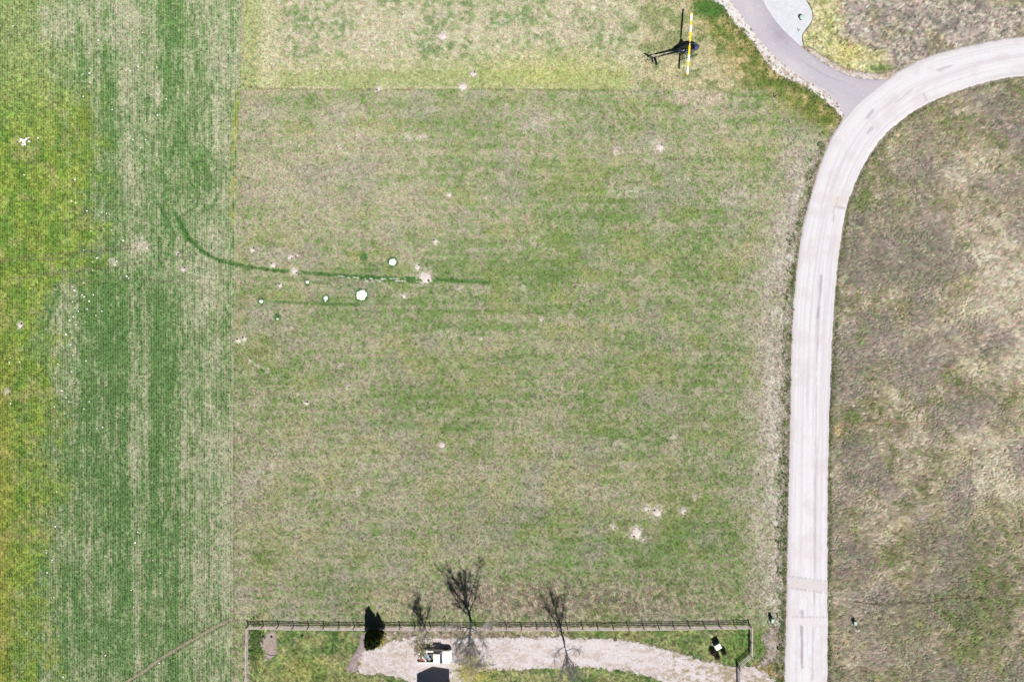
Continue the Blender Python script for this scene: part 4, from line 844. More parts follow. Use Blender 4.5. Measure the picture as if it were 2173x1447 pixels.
def build_truck():
    g = gp(922.6, 1387.3); T = empty('pickup_truck', g, math.radians(0.4))
    tag(T, 'cream white pickup truck with lowered tailgate and loaded bed on the gravel drive', 'pickup truck')
    W = 2.02; hw = W/2
    # lower body + hood as lofted sections (x, half width, z bottom, z top, corner)
    def sec(x, w, z0, z1, r=.10): return [Vector((x, -w, z0)), Vector((x, -w, z1-r)), Vector((x, -w+r*.9, z1-r*.15)), Vector((x, -w*.5, z1+.025)), Vector((x, 0, z1+.035)), Vector((x, w*.5, z1+.025)), Vector((x, w-r*.9, z1-r*.15)), Vector((x, w, z1-r)), Vector((x, w, z0))]
    b = MB(); b.loft([sec(2.74, .82, .52, .92), sec(2.70, .93, .50, .99), sec(2.58, .985, .46, 1.05), sec(2.3, 1.0, .45, 1.09), sec(1.5, 1.01, .45, 1.14), sec(1.38, 1.01, .45, 1.12)]); b.build('hood', M_cream, T, bevel=.02)
    b = MB(); b.box((.67, 0, .78), (1.42, W*.995, .66)); body = b.build('cab_body', M_cream, T, bevel=.04)
    b = MB(); rf = [(-.02, .80), (.10, .82), (.92, .80), (1.02, .76)]
    b.loft([[Vector((x, -w, 1.72)), Vector((x, -w+.06, 1.79)), Vector((x, 0, 1.815)), Vector((x, w-.06, 1.79)), Vector((x, w, 1.72))] for x, w in rf]); b.build('roof', M_cream, T, bevel=.015)
    # pillars and glass
    b = MB(); b.add([(1.42, -.92, 1.12), (1.42, .92, 1.12), (1.0, .74, 1.74), (1.0, -.74, 1.74), (1.38, -.92, 1.12), (1.38, .92, 1.12), (.96, .74, 1.74), (.96, -.74, 1.74)],
                    [(0, 1, 2, 3), (7, 6, 5, 4), (0, 4, 5, 1), (3, 2, 6, 7), (0, 3, 7, 4), (1, 5, 6, 2)]); ws = b.build('windshield', M_glass, T)
    b = MB(); b.add([(-.03, -.88, 1.12), (-.03, .88, 1.12), (.0, .78, 1.72), (.0, -.78, 1.72), (.02, -.88, 1.12), (.02, .88, 1.12), (.05, .78, 1.72), (.05, -.78, 1.72)],
                    [(3, 2, 1, 0), (4, 5, 6, 7), (0, 1, 5, 4), (3, 7, 6, 2), (0, 4, 7, 3), (1, 2, 6, 5)]); b.build('rear_window', M_glass, T)
    for s in (-1, 1):
        b = MB(); q = [(1.34, s*.96, 1.10), (.02, s*.96, 1.10), (.05, s*.80, 1.72), (.96, s*.80, 1.72)]; b.add([Vector(p) for p in q]+[Vector((p[0], p[1]-s*.03, p[2])) for p in q],
                    [(0, 1, 2, 3), (7, 6, 5, 4), (0, 4, 5, 1), (1, 5, 6, 2), (2, 6, 7, 3), (3, 7, 4, 0)]); b.build('side_window', M_glass, T)
        b = MB(); b.tube([(1.40, s*.975, 1.10), (.98, s*.80, 1.76)], .04, 6); b.tube([(.0, s*.96, 1.08), (.02, s*.81, 1.76)], .05, 6); b.build('pillar', M_cream, T)
        b = MB(); b.box((.62, s*1.006, .80), (.95, .02, .5)); d = b.build('door', M_cream, T, bevel=.006); b = MB(); b.box((.25, s*1.03, .93), (.16, .03, .03)); b.build('door_handle', M_steel, d)
        b = MB(); b.box((1.18, s*1.13, 1.18), (.10, .2, .17)); b.tube([(1.2, s*.98, 1.12), (1.18, s*1.12, 1.16)], .02, 5); b.build('mirror', M_darkmet, T, bevel=.02)
        b = MB(); b.box((2.70, s*.72, .80), (.08, .30, .16)); b.build('headlight', M_steel, T, bevel=.02)
        b = MB(); b.box((-2.77, s*.93, .85), (.05, .14, .34)); b.build('taillight', simple('red_lens', (.35, .01, .01), .25), T)
        # bed side walls
        b = MB(); b.box((-1.40, s*(hw-.09), .80), (2.72, .18, .68)); b.build('bed_side', M_cream, T, bevel=.03)
        for x in (1.86, -1.62):
            b = MB(); b.add(*[[ (x+math.cos(a)*.47, s*(hw+.004), .40+math.sin(a)*.47) for a in [math.pi*k/10 for k in range(11)]]+[(x+math.cos(a)*.47, s*(hw-.02), .40+math.sin(a)*.47) for a in [math.pi*k/10 for k in range(11)]], [tuple(range(11))]+[(k, k+1, 12+k, 11+k) for k in range(10)]]); b.build('wheel_arch', M_black, T)
            wheel_parts(T, x, s*(hw-.125), .40)
    b = MB(); b.box((-1.40, 0, .62), (2.70, 1.66, .05)); b.build('bed_floor', simple('worn_bed_paint', alb((120, 112, 108)), .7, var=.2), T)
    b = MB(); b.box((-.07, 0, .88), (.06, 1.9, .5)); b.build('bed_front_wall', M_cream, T, bevel=.01)
    b = MB(); b.box((-3.02, 0, .66), (.50, 1.62, .05)); b.tube([(-2.8, -.8, .66), (-2.8, .8, .66)], .03, 6); b.build('tailgate', simple('dusty_tailgate_paint', alb((202, 190, 196)), .5, var=.05), T, bevel=.01)
    b = MB(); b.box((-2.82, 0, .46), (.14, 1.9, .14)); b.build('bumper', M_steel, T, bevel=.03)
    b = MB(); b.box((2.80, 0, .50), (.14, 1.86, .2)); b.build('bumper', M_steel, T, bevel=.04)
    b = MB(); b.box((2.745, 0, .78), (.03, 1.1, .22)); b.build('grille', M_darkmet, T)
    b = MB(); b.box((1.41, 0, 1.125), (.10, 1.6, .02)); b.tube([(1.42, -.5, 1.14), (1.32, .1, 1.25)], .012, 4); b.tube([(1.42, .2, 1.14), (1.32, .7, 1.25)], .012, 4); b.build('wiper', M_darkmet, T)
    b = MB(); b.box((.0, 0, .5), (5.0, .8, .16)); b.build('chassis', M_darkmet, T)
    M_rimg = simple('pale_wheel_rim', alb((190, 192, 200)), .5)
    def place(px, py, z): # world position for a cargo item seen at a pixel at height z
        k = 1-z/CAM_H; return Vector(((px-CX)/PPM*k, (CY-py)/PPM*k, z))
    # cargo, each a thing of its own
    t = empty('spare_wheel', place(911.3, 1397.6, .84)); tag(t, 'black tyre on a white rim lying in the truck bed behind the cab', 'wheel')
    t.rotation_euler = (math.radians(80), 0, .3); wheel_parts(t, 0, 0, 0, .38, .24, 'tyre', M_rimg)
    def slab(name, px, py, z, d, rz, mat, lab, cat, ry=0, rx=0):
        b = MB(); b.box((0, 0, 0), d); o = b.build(name, mat, bevel=min(d)*.2); o.location = place(px, py, z); o.rotation_euler = (rx, ry, rz); return tag(o, lab, cat)
    M_w = simple('white_plastic_sheet', (.78, .80, .84), .5, var=.06); M_r = simple('red_plastic', (.50, .015, .05), .45, var=.1); M_b = simple('dusty_blue_plastic', (.16, .25, .42), .5, var=.15); M_gp = simple('grey_tarpaulin', alb((170, 168, 172)), .8, var=.2, bump=.5)
    b = MB(); b.prism([(-.62, .30), (-.52, -.06), (.52, -.28), (.62, -.18), (.1, .16)], -.03, .05); o = b.build('plastic_sheet_board', M_w, bevel=.01); o.location = place(900, 1396.4, 1.0); o.rotation_euler = (.12, .04, -.62); tag(o, 'white wedge shaped panel lying slantwise across the truck bed', 'panel')
    slab('red_plank', 896.6, 1399.6, .92, (1.05, .11, .06), -.52, M_r, 'red plank lying beside the white panel in the truck bed', 'plank')
    slab('red_plank', 894.6, 1401.0, .88, (.8, .09, .05), -.50, M_r, 'shorter red plank nearest the corner of the truck bed', 'plank')
    slab('blue_crate', 908.0, 1391.2, .92, (.42, .5, .34), .15, M_b, 'dusty blue crate beside the spare wheel in the truck bed', 'crate')
    slab('white_board', 889.6, 1391.0, .95, (.26, .95, .06), .08, M_w, 'narrow white board with a red box on it at the rear of the truck bed', 'board')
    slab('red_box', 889.8, 1392.2, 1.07, (.2, .3, .16), .1, M_r, 'small red box on the white board at the rear of the truck bed', 'box')
    b = MB(); rr = random.Random(4); n = 12; b.loft([[Vector((math.cos(6.283*k/n)*.62*f*rr.uniform(.85, 1.1), math.sin(6.283*k/n)*.42*f*rr.uniform(.85, 1.1), z+rr.uniform(-.02, .02))) for k in range(n)] for f, z in ((1, 0), (.9, .15), (.6, .24), (.2, .27))]); o = b.build('crumpled_tarpaulin', M_gp); o.location = place(899, 1387.5, .66); tag(o, 'crumpled grey tarpaulin in the truck bed beside the white panel', 'tarpaulin')
    for i, (px, py) in enumerate([(910.6, 1385.6), (914.6, 1385.0), (918.6, 1384.2)]):
        b = MB(); b.tube([(0, -.15, .66), (0, -.15, 1.02), (0, -.15, 1.06)], [.13, .13, .05], 12); o = b.build('black_jug', M_black); p_ = place(px, py+1.5, 0.95); o.location = (p_.x, p_.y+.15, 0)
        tag(o, ['black jug at the bed side, farthest from the cab', 'black jug between two other jugs at the bed side', 'black jug at the bed side, nearest the cab'][i], 'jug', 'black jugs in the truck bed')
    for s in (0, 1):
        b = MB(); b.tube([Vector((0, 0, 0)), Vector((.9, .25*s, .05))], .02, 6); o = b.build('metal_bar', M_steel); o.location = place(904+s*3, 1388.5+s, 1.12); o.rotation_euler = (0, 0, 1.2+s*.3); tag(o, ['thin metal bar leaning over the blue crate in the truck bed', 'second thin metal bar crossing the first above the blue crate'][s], 'bar')
build_truck()

# ------------------------------------------------------------------ fences
def wob(i, s): return (hsh(np.array([i]), np.array([s]), 9)[0]-.5)
def fence_run(name, base, H, label, seed, first=True, last=True, hts=(.34, .76, 1.16), rail_r=.07, side=-1):
    F = empty(name, (base[0][0], base[0][1], 0)); tag(F, label, 'fence'); o0 = Vector((base[0][0], base[0][1], 0))
    postm = None; tops = []
    for i, p in enumerate(base):
        if (i == 0 and not first) or (i == len(base)-1 and not last): pass
        else:
            if postm is None:
                b = MB(); b.loft([[Vector((math.cos(6.283*k/8+.39)*r_, math.sin(6.283*k/8+.39)*r_, z)) for k in range(8)] for z, r_ in ((-.25, .085), (0, .083), (H*.6, .08), (H, .076), (H+.02, .06))]); postm = b.mesh('post', M_post)
            link_mesh('post', postm, F, Vector((p[0], p[1], 0))-o0, (wob(i, seed)*.10, wob(i, seed+1)*.10, wob(i, seed+2)), (1, 1, 1+.05*wob(i, seed+3)))
    rb = {}
    for i in range(len(base)-1):
        a, b_ = Vector((*base[i], 0))-o0, Vector((*base[i+1], 0))-o0; L = (b_-a).length; ang = math.atan2((b_-a).y, (b_-a).x)
        for j, hz in enumerate(hts):
            v = (i*7+j*3+seed) % 5
            if v not in rb:
                m = MB(); rr = random.Random(seed*10+v); pts = [(x, rr.uniform(-.015, .015), rr.uniform(-.02, .02)-.03*math.sin(math.pi*x)) for x in (0, .25, .5, .75, 1)]
                m.tube(pts, [rail_r*.85, rail_r*1.05, rail_r, rail_r*1.05, rail_r*.85], 6); rb[v] = m
                # unit length rail, scaled along x
                rb[v] = m.mesh('rail', M_wood)
            n_ = Vector((-(b_-a).y, (b_-a).x, 0)).normalized()*side*.10
            dz = wob(i, seed+20+j)*.09; dz2 = wob(i+1, seed+20+j)*.09
            pitch = math.atan2(dz2-dz, L)
            link_mesh('rail', rb[v], F, a+n_+Vector((0, 0, hz+dz)), (0, -pitch, ang), (L, 1, 1))
    return F
def pt(px, py): g = gp(px, py); return (g.x, g.y)
def subdiv(pts, n):
    P, _ = resample(pts, n+1); return [pt(*p) for p in P]
nb = subdiv([(526.5, 1326.5), (640, 1328.2), (800, 1329.4), (1000, 1329.6), (1200, 1329.8), (1400, 1328.6), (1500, 1327), (1590.4, 1325.6)], 33)
fence_run('rail_fence', nb, 1.30, 'long weathered post and rail fence between the lot and the gravel driveway', 1)
fence_run('rail_fence', subdiv([(526.5, 1326.5), (524.5, 1447), (522.5, 1600)], 8), 1.28, 'short post and rail fence running down from the left corner of the long fence', 2, first=False, side=1)
fence_run('rail_fence', subdiv([(1590.4, 1325.6), (1590.5, 1388)], 2), 1.28, 'short rail fence running down from the right corner of the long fence', 3, first=False, side=1)
fence_run('rail_fence', subdiv([(1590.5, 1388), (1566.5, 1410.5)], 1), 1.28, 'single slanted fence panel between the corner post and the metal gate', 4, first=False, side=-1)
# metal gate, open towards the house
G0 = gp(1564.8, 1413); G = empty('farm_gate', G0, math.radians(-88.5)); tag(G, 'grey metal mesh farm gate beside the slanted fence panel', 'gate')
b = MB(); b.tube([(0, 0, -.2), (0, 0, 1.75)], .075, 8); b.build('gate_post', M_darkmet, G)
b = MB(); Lg = 4.6
for z in (.2, 1.42): b.tube([(.1, 0, z), (Lg, 0, z)], .035, 6)
for x in (.1, Lg/2, Lg): b.tube([(x, 0, .2), (x, 0, 1.42)], .035, 6)
b.build('gate_frame', simple('galvanised_steel', alb((178, 182, 192)), .45, .3), G)
b = MB()
for k in range(46): b.tube([(.15+k*.098, 0, .2), (.15+k*.098, 0, 1.42)], .008, 3, cap=False)
for k in range(11): b.tube([(.1, 0, .3+k*.102), (Lg, 0, .3+k*.102)], .008, 3, cap=False)
tag(b.build('wire_mesh', simple('mesh_wire', alb((170, 178, 192)), .45, .2), G), kind='stuff')

# ------------------------------------------------------------------ utility boxes and posts
def cabinet(name, px, py, d, rz, h, label, cat, lidm, bodym, lid_over=.03):
    T = empty(name, gp(px, py), rz); tag(T, label, cat)
    b = MB(); b.box((0, 0, h/2-.03), (d[0], d[1], h)); bd = b.build('cabinet_body', bodym, T, bevel=.02)
    b = MB(); b.loft([[Vector((x*(d[0]/2+lid_over)*k, y*(d[1]/2+lid_over)*k, z)) for x, y in ((-1, -1), (1, -1), (1, 1), (-1, 1))] for z, k in ((h-.03, 1), (h+.04, 1), (h+.09, .86))]); b.build('lid', lidm, T, bevel=.015)
    b = MB(); b.box((0, 0, .0), (d[0]+.25, d[1]+.25, .12)); b.build('base_pad', simple('concrete_pad', alb((150, 150, 146)), .9), T, bevel=.02)
    b = MB(); b.box((0, d[1]/2+.012, h*.5), (.04, .02, .22)); b.build('door_handle', M_darkmet, T)
    return T
M_lidw = simple('bleached_pale_lid_paint', (.66, .74, .72), .45, var=.04); M_gbox = simple('transformer_green_paint', (.04, .10, .08), .5, var=.1); M_paleg = simple('pale_green_lid_paint', alb((178, 212, 196)), .5, var=.05)
cabinet('transformer_box', 1519.8, 1366.2, (.98, .80), math.radians(30), 1.05, 'green transformer box with pale lid standing on the yard grass, dark shrubs around it', 'transformer', M_lidw, M_gbox)
cabinet('utility_pedestal', 1635.3, 1312.2, (.42, .62), math.radians(-3), .95, 'pale green utility box on the road shoulder beside a thin teal marker', 'utility box', M_paleg, M_gbox)
cabinet('utility_pedestal', 1810.8, 1318.2, (.46, .58), math.radians(6), .75, 'pale green utility box in the dry grass east of the gravel road', 'utility box', M_paleg, M_gbox)
b = MB(); b.box((0, 0, .32), (.20, .20, .68), taper=.8); o = b.build('utility_marker', simple('dark_teal_plastic', (.012, .05, .05), .5), bevel=.02); o.location = gp(1650.3, 1375.6); tag(o, 'small dark pedestal in the stones beside the gravel road', 'utility box')
T = empty('marker_stake', gp(1631.6, 1327.0)); tag(T, 'thin teal marker stake with white cap beside the pale green utility box on the shoulder', 'stake')
b = MB(); b.tube([(0, 0, -.1), (0, 0, .8)], .06, 8); b.build('stake', simple('teal_plastic', (.02, .35, .30), .4), T); b = MB(); b.tube([(0, 0, .8), (0, 0, .95), (0, 0, 1.0)], [.075, .075, .03], 8); b.build('cap', M_wht, T)
T = empty('marker_stake', gp(1817.2, 1332.6)); tag(T, 'short grey stake with white cap just below the utility box in dry grass', 'stake')
b = MB(); b.tube([(0, 0, -.1), (0, 0, .7)], .07, 8); b.build('stake', simple('grey_plastic', (.15, .15, .17), .5), T); b = MB(); b.tube([(0, 0, .7), (0, 0, .84), (0, 0, .9)], [.10, .10, .03], 8); b.build('cap', M_wht, T)
# things on the stone bed
T = empty('dome_cover', gp(1699.4, 39.6)); tag(T, 'pale green round cover with a dark flat shadow on the white stone bed', 'utility cover')
def ringz(r, z, n=18): return [Vector((math.cos(6.283*k/n)*r, math.sin(6.283*k/n)*r, z)) for k in range(n)]
b = MB(); b.loft([ringz(.33, 0), ringz(.32, .44), ringz(.31, .50)]); b.build('cover_body', M_gbox, T)
b = MB(); b.loft([ringz(.40, .48), ringz(.40, .54), ringz(.32, .60), ringz(.1, .63)]); b.build('lid', simple('bleached_green_plastic', alb((208, 232, 220)), .5, var=.04), T, smooth=False)
b = MB(); b.tube([(0, 0, -.1), (0, 0, .66)], .05, 8); o = b.build('short_pipe', simple('dark_pipe', (.02, .025, .05), .5)); o.location = gp(1693.6, 66.5); tag(o, 'thin dark upright pipe on the white stone bed', 'pipe')
b = MB(); b.loft([ringz(.20, -.02), ringz(.19, .05), ringz(.13, .07)]); o = b.build('valve_cover', simple('green_grey_plastic', alb((110, 136, 120)), .5, var=.15)); o.location = gp(1768.5, 57.5, .04); tag(o, 'small round green grey valve cover set in the lawn', 'utility cover')
# survey stakes
b = MB(); b.tube([(0, 0, -.1), (-.05, .04, .9)], .05, 6); o = b.build('boundary_stake', simple('rusty_iron', (.06, .03, .025), .8)); o.location = gp(534, 187); tag(o, 'thin dark rusty stake at the corner where striped field and lawn meet', 'stake')
T = empty('boundary_post', gp(1642.5, 206)); tag(T, 'dark leaning post with a red lath beside it, near the asphalt driveway', 'post')
b = MB(); b.tube([(0, 0, -.1), (.05, 0, .95)], .07, 6); b.build('post', simple('dark_stake', (.02, .018, .018), .8), T); b = MB(); b.box((.35, -.02, .3), (.05, .02, .7), R=Euler((.3, .9, 0)).to_matrix()); b.build('lath', simple('red_lath', (.5, .12, .08), .6), T)
b = MB(); b.tube([(0, 0, .08), (.28, -1.0, .06)], .04, 6); o = b.build('pale_stick', simple('pale_stick', alb((226, 220, 220)), .7)); o.location = gp(1640.5, 208); tag(o, 'pale stick lying on the ground below the dark leaning post', 'stick')

# ------------------------------------------------------------------ garage just outside the frame: only its shadow is seen
GG = gp(928, 1459); Ga = empty('garage', GG); tag(Ga, 'gabled garage whose dark shadow falls on the gravel drive beside the truck', 'garage')
xl, xa, xr_ = (892-928)/PPM, 1.0/PPM, (962.5-928)/PPM; hl, ha, hr = 3.02, 4.72, 4.15
b = MB(); D = -9.0; b.add([(xl+.3, 0, 0), (xr_-.3, 0, 0), (xr_-.3, 0, hr-.12), (xa, 0, ha-.15), (xl+.3, 0, hl-.1), (xl+.3, D, 0), (xr_-.3, D, 0), (xr_-.3, D, hr-.12), (xa, D, ha-.15), (xl+.3, D, hl-.1)],
                [(4, 3, 2, 1, 0), (5, 6, 7, 8, 9), (0, 1, 6, 5), (1, 2, 7, 6), (4, 0, 5, 9)]); b.build('wall', simple('cream_siding', alb((190, 186, 176)), .8), Ga)
for nm, (xa_, za, xb_, zb) in (('roof_slope', (xl-.02, hl-.02, xa, ha)), ('roof_slope', (xa, ha, xr_+.02, hr-.02))):
    b = MB(); b.add([(xa_, .32, za), (xb_, .32, zb), (xb_, D-.3, zb), (xa_, D-.3, za), (xa_, .32, za-.12), (xb_, .32, zb-.12), (xb_, D-.3, zb-.12), (xa_, D-.3, za-.12)],
                    [(3, 2, 1, 0), (4, 5, 6, 7), (0, 1, 5, 4), (1, 2, 6, 5), (2, 3, 7, 6), (3, 0, 4, 7)]); b.build(nm, simple('brown_shingles', alb((110, 100, 96)), .9), Ga)
b = MB(); b.box((.3, .03, 1.1), (2.6, .06, 2.2)); b.build('garage_door', M_wht, Ga)
# ------------------------------------------------------------------ trees
M_leaf = simple('yellow_green_young_leaves', (.50, .46, .12), .7, var=.3, scale=1.5)
M_juni = simple('juniper_foliage', (.075, .10, .022), .8, var=.45, scale=2.0)
M_junl = simple('juniper_young_tips', (.26, .30, .05), .8, var=.3, scale=2.0)
def tree(px, py, H, seed, label, spread=.42, nlimb=7, twig_n=2400, bare0=.12, leaf_n=0, lean=(0, 0), kink=0, name='bare_tree', leaf_low=0.0, twr=.011, main_r=.15, leafbox=None):
    r = random.Random(seed); T = empty(name, gp(px, py)); tag(T, label, 'tree')
    trunk = []; x = y = 0
    nt_ = 14
    for i in range(nt_+1):
        f = i/nt_; x += r.gauss(0, .045)+lean[0]*H/nt_; y += r.gauss(0, .045)+lean[1]*H/nt_; trunk.append(Vector((x, y, H*.93*f)))
    rad = [main_r*(1-.93*(i/nt_))**1.0+.012 for i in range(nt_+1)]
    b = MB(); b.tube([trunk[0]+Vector((0, 0, -.2))]+trunk[1:], [main_r*1.25]+rad[1:], 9); b.build('trunk', M_bark, T, smooth=True)
    def at(pts, t):
        k = min(int(t*(len(pts)-1)), len(pts)-2); return pts[k].lerp(pts[k+1], t*(len(pts)-1)-k)
    def shoot(p, d, L, n, up, gn):
        out = [p]; dd = d.normalized()
        for i in range(n):
            dd = (dd+Vector((r.gauss(0, gn), r.gauss(0, gn), r.gauss(0, gn)+up))).normalized(); out.append(out[-1]+dd*L/n)
        return out
    limbs = []; az = r.random()*6.28
    for i in range(nlimb):
        t = bare0+(.80-bare0)*((i+.3)/nlimb)**1.15; az += 2.4+r.gauss(0, .3); p = at(trunk, t)
        tilt = math.radians(r.uniform(26, 46)*(spread/.42)); d = Vector((math.cos(az)*math.sin(tilt), math.sin(az)*math.sin(tilt), math.cos(tilt)))
        L = H*(1-t)*r.uniform(.72, 1.0)*.95; pts = shoot(p, d, L, 8, .07, .07); r0 = main_r*(1-t)*.55+.015
        b = MB(); b.tube(pts, [r0*(1-.9*k/8)+.008 for k in range(9)], 6, cap=False); b.build('limb', M_bark, T, smooth=True); limbs.append((pts, r0))
    subs = []
    b = MB()
    src = [(trunk, main_r*.5)]+limbs
    for pts, r0 in src:
        L0 = sum((pts[k+1]-pts[k]).length for k in range(len(pts)-1)); m = int(9+L0*1.8)
        for k in range(m):
            t = r.uniform(.22 if pts is not trunk else bare0+.1, .97); p = at(pts, t); q = at(pts, min(t+.08, 1)); d = (q-p).normalized() if (q-p).length > 1e-4 else Vector((0, 0, 1))
            a = Vector((r.gauss(0, 1), r.gauss(0, 1), r.gauss(0, .5))); a = (a-d*a.dot(d)).normalized(); dd = (d+a*r.uniform(.5, .95)).normalized()
            L = L0*r.uniform(.16, .34)*(1.15-t*.6); sp = shoot(p, dd, L, 5, .06, .10); b.tube(sp, [max(.006, r0*.28*(1-k2/5.5)) for k2 in range(6)], 4, cap=False); subs.append(sp)
    tag(b.build('branches', M_bark, T), kind='stuff')
    b = MB(); tips = []
    for k in range(twig_n):
        sp = subs[r.randrange(len(subs))] if r.random() < .93 else limbs[r.randrange(len(limbs))][0]
        t = r.random()**.8*.98; p = at(sp, t); q = at(sp, min(t+.1, 1)); d = (q-p).normalized() if (q-p).length > 1e-4 else Vector((0, 0, 1))
        a = Vector((r.gauss(0, 1), r.gauss(0, 1), r.gauss(0, .6))); dd = (d+a.normalized()*.75+Vector((0, 0, .25))).normalized(); L = r.uniform(.25, .75)
        e = shoot(p, dd, L, 2, .12, .12); b.tube(e, [twr, twr*.8, twr*.4], 3, cap=False); tips.append(e)
    tag(b.build('twigs', M_twig, T), kind='stuff')
    if leaf_n:
        b = MB()
        pool = [e for e in tips if (leafbox is None or leafbox(e[-1]))]
        for k in range(leaf_n):
            e = pool[r.randrange(len(pool))]; p = e[1].lerp(e[2], r.random()); s = r.uniform(.03, .07)
            a = Vector((r.gauss(0, 1), r.gauss(0, 1), r.gauss(0, .6))).normalized(); c = a.cross(Vector((r.gauss(0, 1), r.gauss(0, 1), r.gauss(0, 1)))).normalized()
            b.add([p, p+a*s+c*s*.5, p+a*s*2, p+a*s-c*s*.5], [(0, 1, 2, 3)])
        tag(b.build('young_leaves', M_leaf, T), kind='stuff')
    return T
tree(1000, 1321, 12.6, 21, 'tallest bare tree with forked grey trunk, standing behind the middle of the long fence', nlimb=13, twig_n=10000, bare0=.14, leaf_n=1500, spread=.36, main_r=.20, twr=.0065, leafbox=lambda p: p.z < 6 or p.y < -1.2)
tree(1197.5, 1359, 12.9, 5, 'slender bare tree standing on the gravel drive right of the tallest tree', nlimb=10, twig_n=3800, bare0=.16, leaf_n=60, spread=.32, lean=(-.01, .01), main_r=.16, twr=.0065)
tree(907.5, 1340, 7.6, 33, 'small budding tree between fence and pickup truck, its leafy crown over the truck side', nlimb=9, twig_n=2600, bare0=.16, leaf_n=1900, spread=.36, lean=(-.06, .02), main_r=.10, twr=.0075)
# yellow green willow bush at the lower edge
def bush(px, py, R, H, seed, name, label, tw, lf, mt, ml, twr=.012, cat='shrub', ls=(.03, .07)):
    r = random.Random(seed); T = empty(name, gp(px, py)); tag(T, label, cat); b = MB(); l = MB()
    for k in range(tw):
        a = r.random()*6.283; t = r.random()**.6; d = Vector((math.cos(a)*t*R, math.sin(a)*t*R, H*r.uniform(.55, 1.0)*math.sqrt(max(.1, 1-t*t*.7)))); p0 = Vector((math.cos(a)*.12*R, math.sin(a)*.12*R, 0))*r.random()
        m = p0.lerp(d, .5)+Vector((r.gauss(0, .1), r.gauss(0, .1), .1)); b.tube([p0, m, d], [twr*1.5, twr, twr*.4], 3, cap=False)
        for q in range(int(lf/tw)):
            p = m.lerp(d, r.uniform(-.2, 1.05))+Vector((r.gauss(0, .1*R*.4), r.gauss(0, .1*R*.4), r.gauss(0, .06))); s = r.uniform(*ls); a1 = Vector((r.gauss(0, 1), r.gauss(0, 1), r.gauss(0, .7))).normalized(); c = a1.cross(Vector((r.gauss(0, 1), r.gauss(0, 1), r.gauss(0, 1)))).normalized()
            l.add([p, p+a1*s+c*s*.5, p+a1*s*2, p+a1*s-c*s*.5], [(0, 1, 2, 3)])
    tag(b.build('stems', mt, T), kind='stuff')
    if lf: tag(l.build('leaves', ml, T), kind='stuff')
    return T
bush(1004, 1418, 4.3, 3.2, 41, 'budding_willow', 'sparse yellow green budding willow at the lower edge between garage shadow and grass', 150, 6500, M_twig, M_leaf, .007, ls=(.04, .10))
M_dsh = simple('reddish_brown_stems', alb((120, 92, 80), .9), .9, var=.3); M_dlf = simple('dark_brown_leaves', (.05, .035, .02), .9, var=.4)
for i, (x, y, R, lab) in enumerate([(1511.5, 1381, .62, 'dark shrub left of the transformer box'), (1520.5, 1390.5, .6, 'reddish brown shrub below the transformer box'), (1534.5, 1381.5, .52, 'brown shrub at the right corner of the transformer box')]):
    bush(x, y, R, 1.05, 50+i, 'brown_shrub', lab, 260, 1800 if i == 0 else 1100, M_dsh, M_dlf, .012)
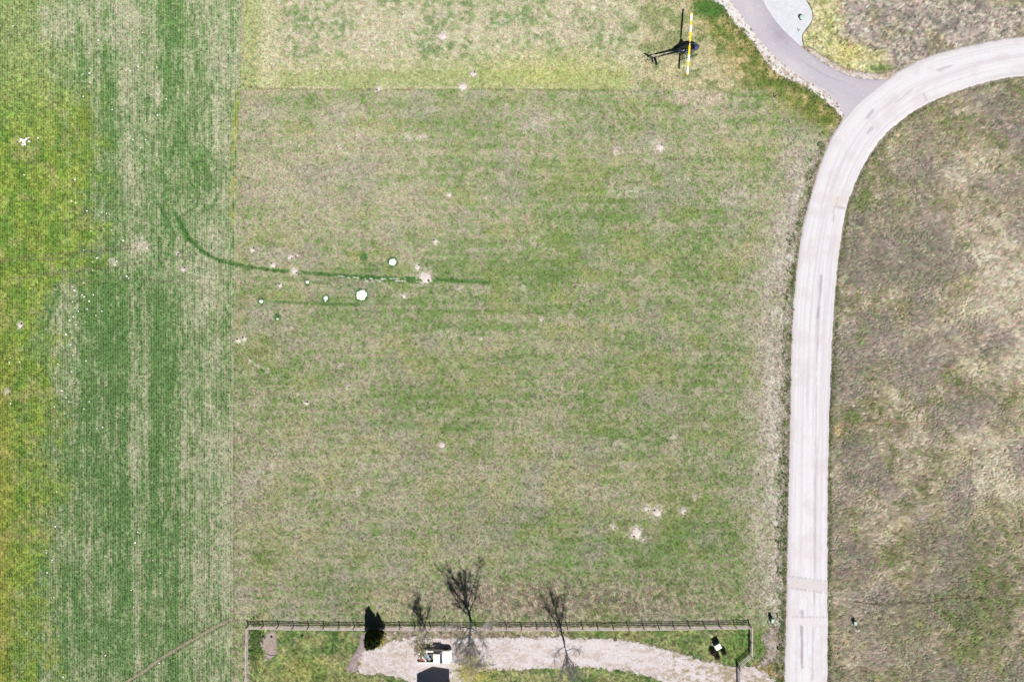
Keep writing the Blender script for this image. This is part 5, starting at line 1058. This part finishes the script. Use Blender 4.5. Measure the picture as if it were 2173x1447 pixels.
# columnar evergreen: dense upright sprays
def evergreen(px, py, H, R, seed):
    r = random.Random(seed); T = empty('evergreen_tree', gp(px, py)); tag(T, 'dense dark columnar evergreen rising through the long fence line, its right side yellow green', 'tree')
    b = MB(); b.tube([(0, 0, -.1), (0, 0, H*.85)], [.14, .03], 8); b.build('trunk', M_bark, T)
    spires = [(0, 0, 1.0, 1.0)]
    for k in range(13):
        a = k*2.4; d = R*(.28+.5*((k*.37) % 1)); spires.append((math.cos(a)*d, math.sin(a)*d, r.uniform(.55, 1.0), r.uniform(.35, .7)))
    bs = [MB(), MB()]
    for (sx, sy, hh, rr_) in spires:
        Hs = H*hh; Rs = R*.62*rr_+.2; n = int(2600*hh*rr_)
        for k in range(n):
            z = r.random()**.9*Hs; prof = (1-(z/Hs)**1.6)*min(1, .45+z/Hs*2.4)
            a = r.random()*6.283; rad = Rs*prof*(r.random()**.35)*(1+.22*math.sin(a*5+sx*9+z*2.3)+.15*math.sin(a*3-z*6)); out = Vector((math.cos(a), math.sin(a), 0)); p = Vector((sx, sy, z))+out*rad
            d = (out*.5+Vector((r.gauss(0, .25), r.gauss(0, .25), 1.1))).normalized(); s = r.uniform(.14, .38); c = d.cross(Vector((r.gauss(0, 1), r.gauss(0, 1), r.gauss(0, .3)))).normalized()*s*.38
            bs[0 if r.random() < .8 or rad < Rs*prof*.8 else 1].add([p-d*s*.2, p+c+d*s*.3, p+d*s, p-c+d*s*.3], [(0, 1, 2, 3)])
    tag(bs[0].build('foliage', M_juni, T), kind='stuff'); tag(bs[1].build('young_tips', M_junl, T), kind='stuff')
evergreen(796, 1342, 5.3, 1.55, 61)
bush(807, 1351, 1.3, 2.7, 62, 'sunlit_sprays', 'yellow green sprays added as the sunlit right side of the dark evergreen', 120, 3800, M_twig, M_leaf)  # added sprays standing in for the evergreen's sunlit side
# small garden things inside the fence corner
for x, y, R, lab in [(549, 1368, .35, 'leafy green plant close to the left fence'), (641, 1350, .3, 'small pale green plant in the yard right of the dirt patch'), (534, 1383, .3, 'lowest leafy green plant close to the left fence')]:
    bush(x, y, R, .35, int(x), 'garden_plant', lab, 40, 500, M_twig, simple('fresh_green_leaves', (.12, .28, .05), .7, var=.25), .008, 'plant')
for x, y, lab in [(558.5, 1350, 'dark lump of soil at the upper left of the dirt patch'), (576, 1350, 'dark lump of soil at the top of the dirt patch')]:
    mound(x, y, 2.6, M_hole, 'soil_clod', lab, 'clod', ragged=.25, hgt=.22, seed=int(x))
b = MB(); b.tube([Vector((-.5, .1, .08)), Vector((.4, -.2, .1)), Vector((.9, -.1, .07))], .05, 6); o = b.build('drift_stick', M_bark); o.location = gp(572, 1389); tag(o, 'short dark stick at the bottom edge of the dirt patch', 'stick')
print('triangles', sum(len(o.data.loop_triangles) if o.type == 'MESH' and not o.data.calc_loop_triangles() else 0 for o in bpy.data.objects))
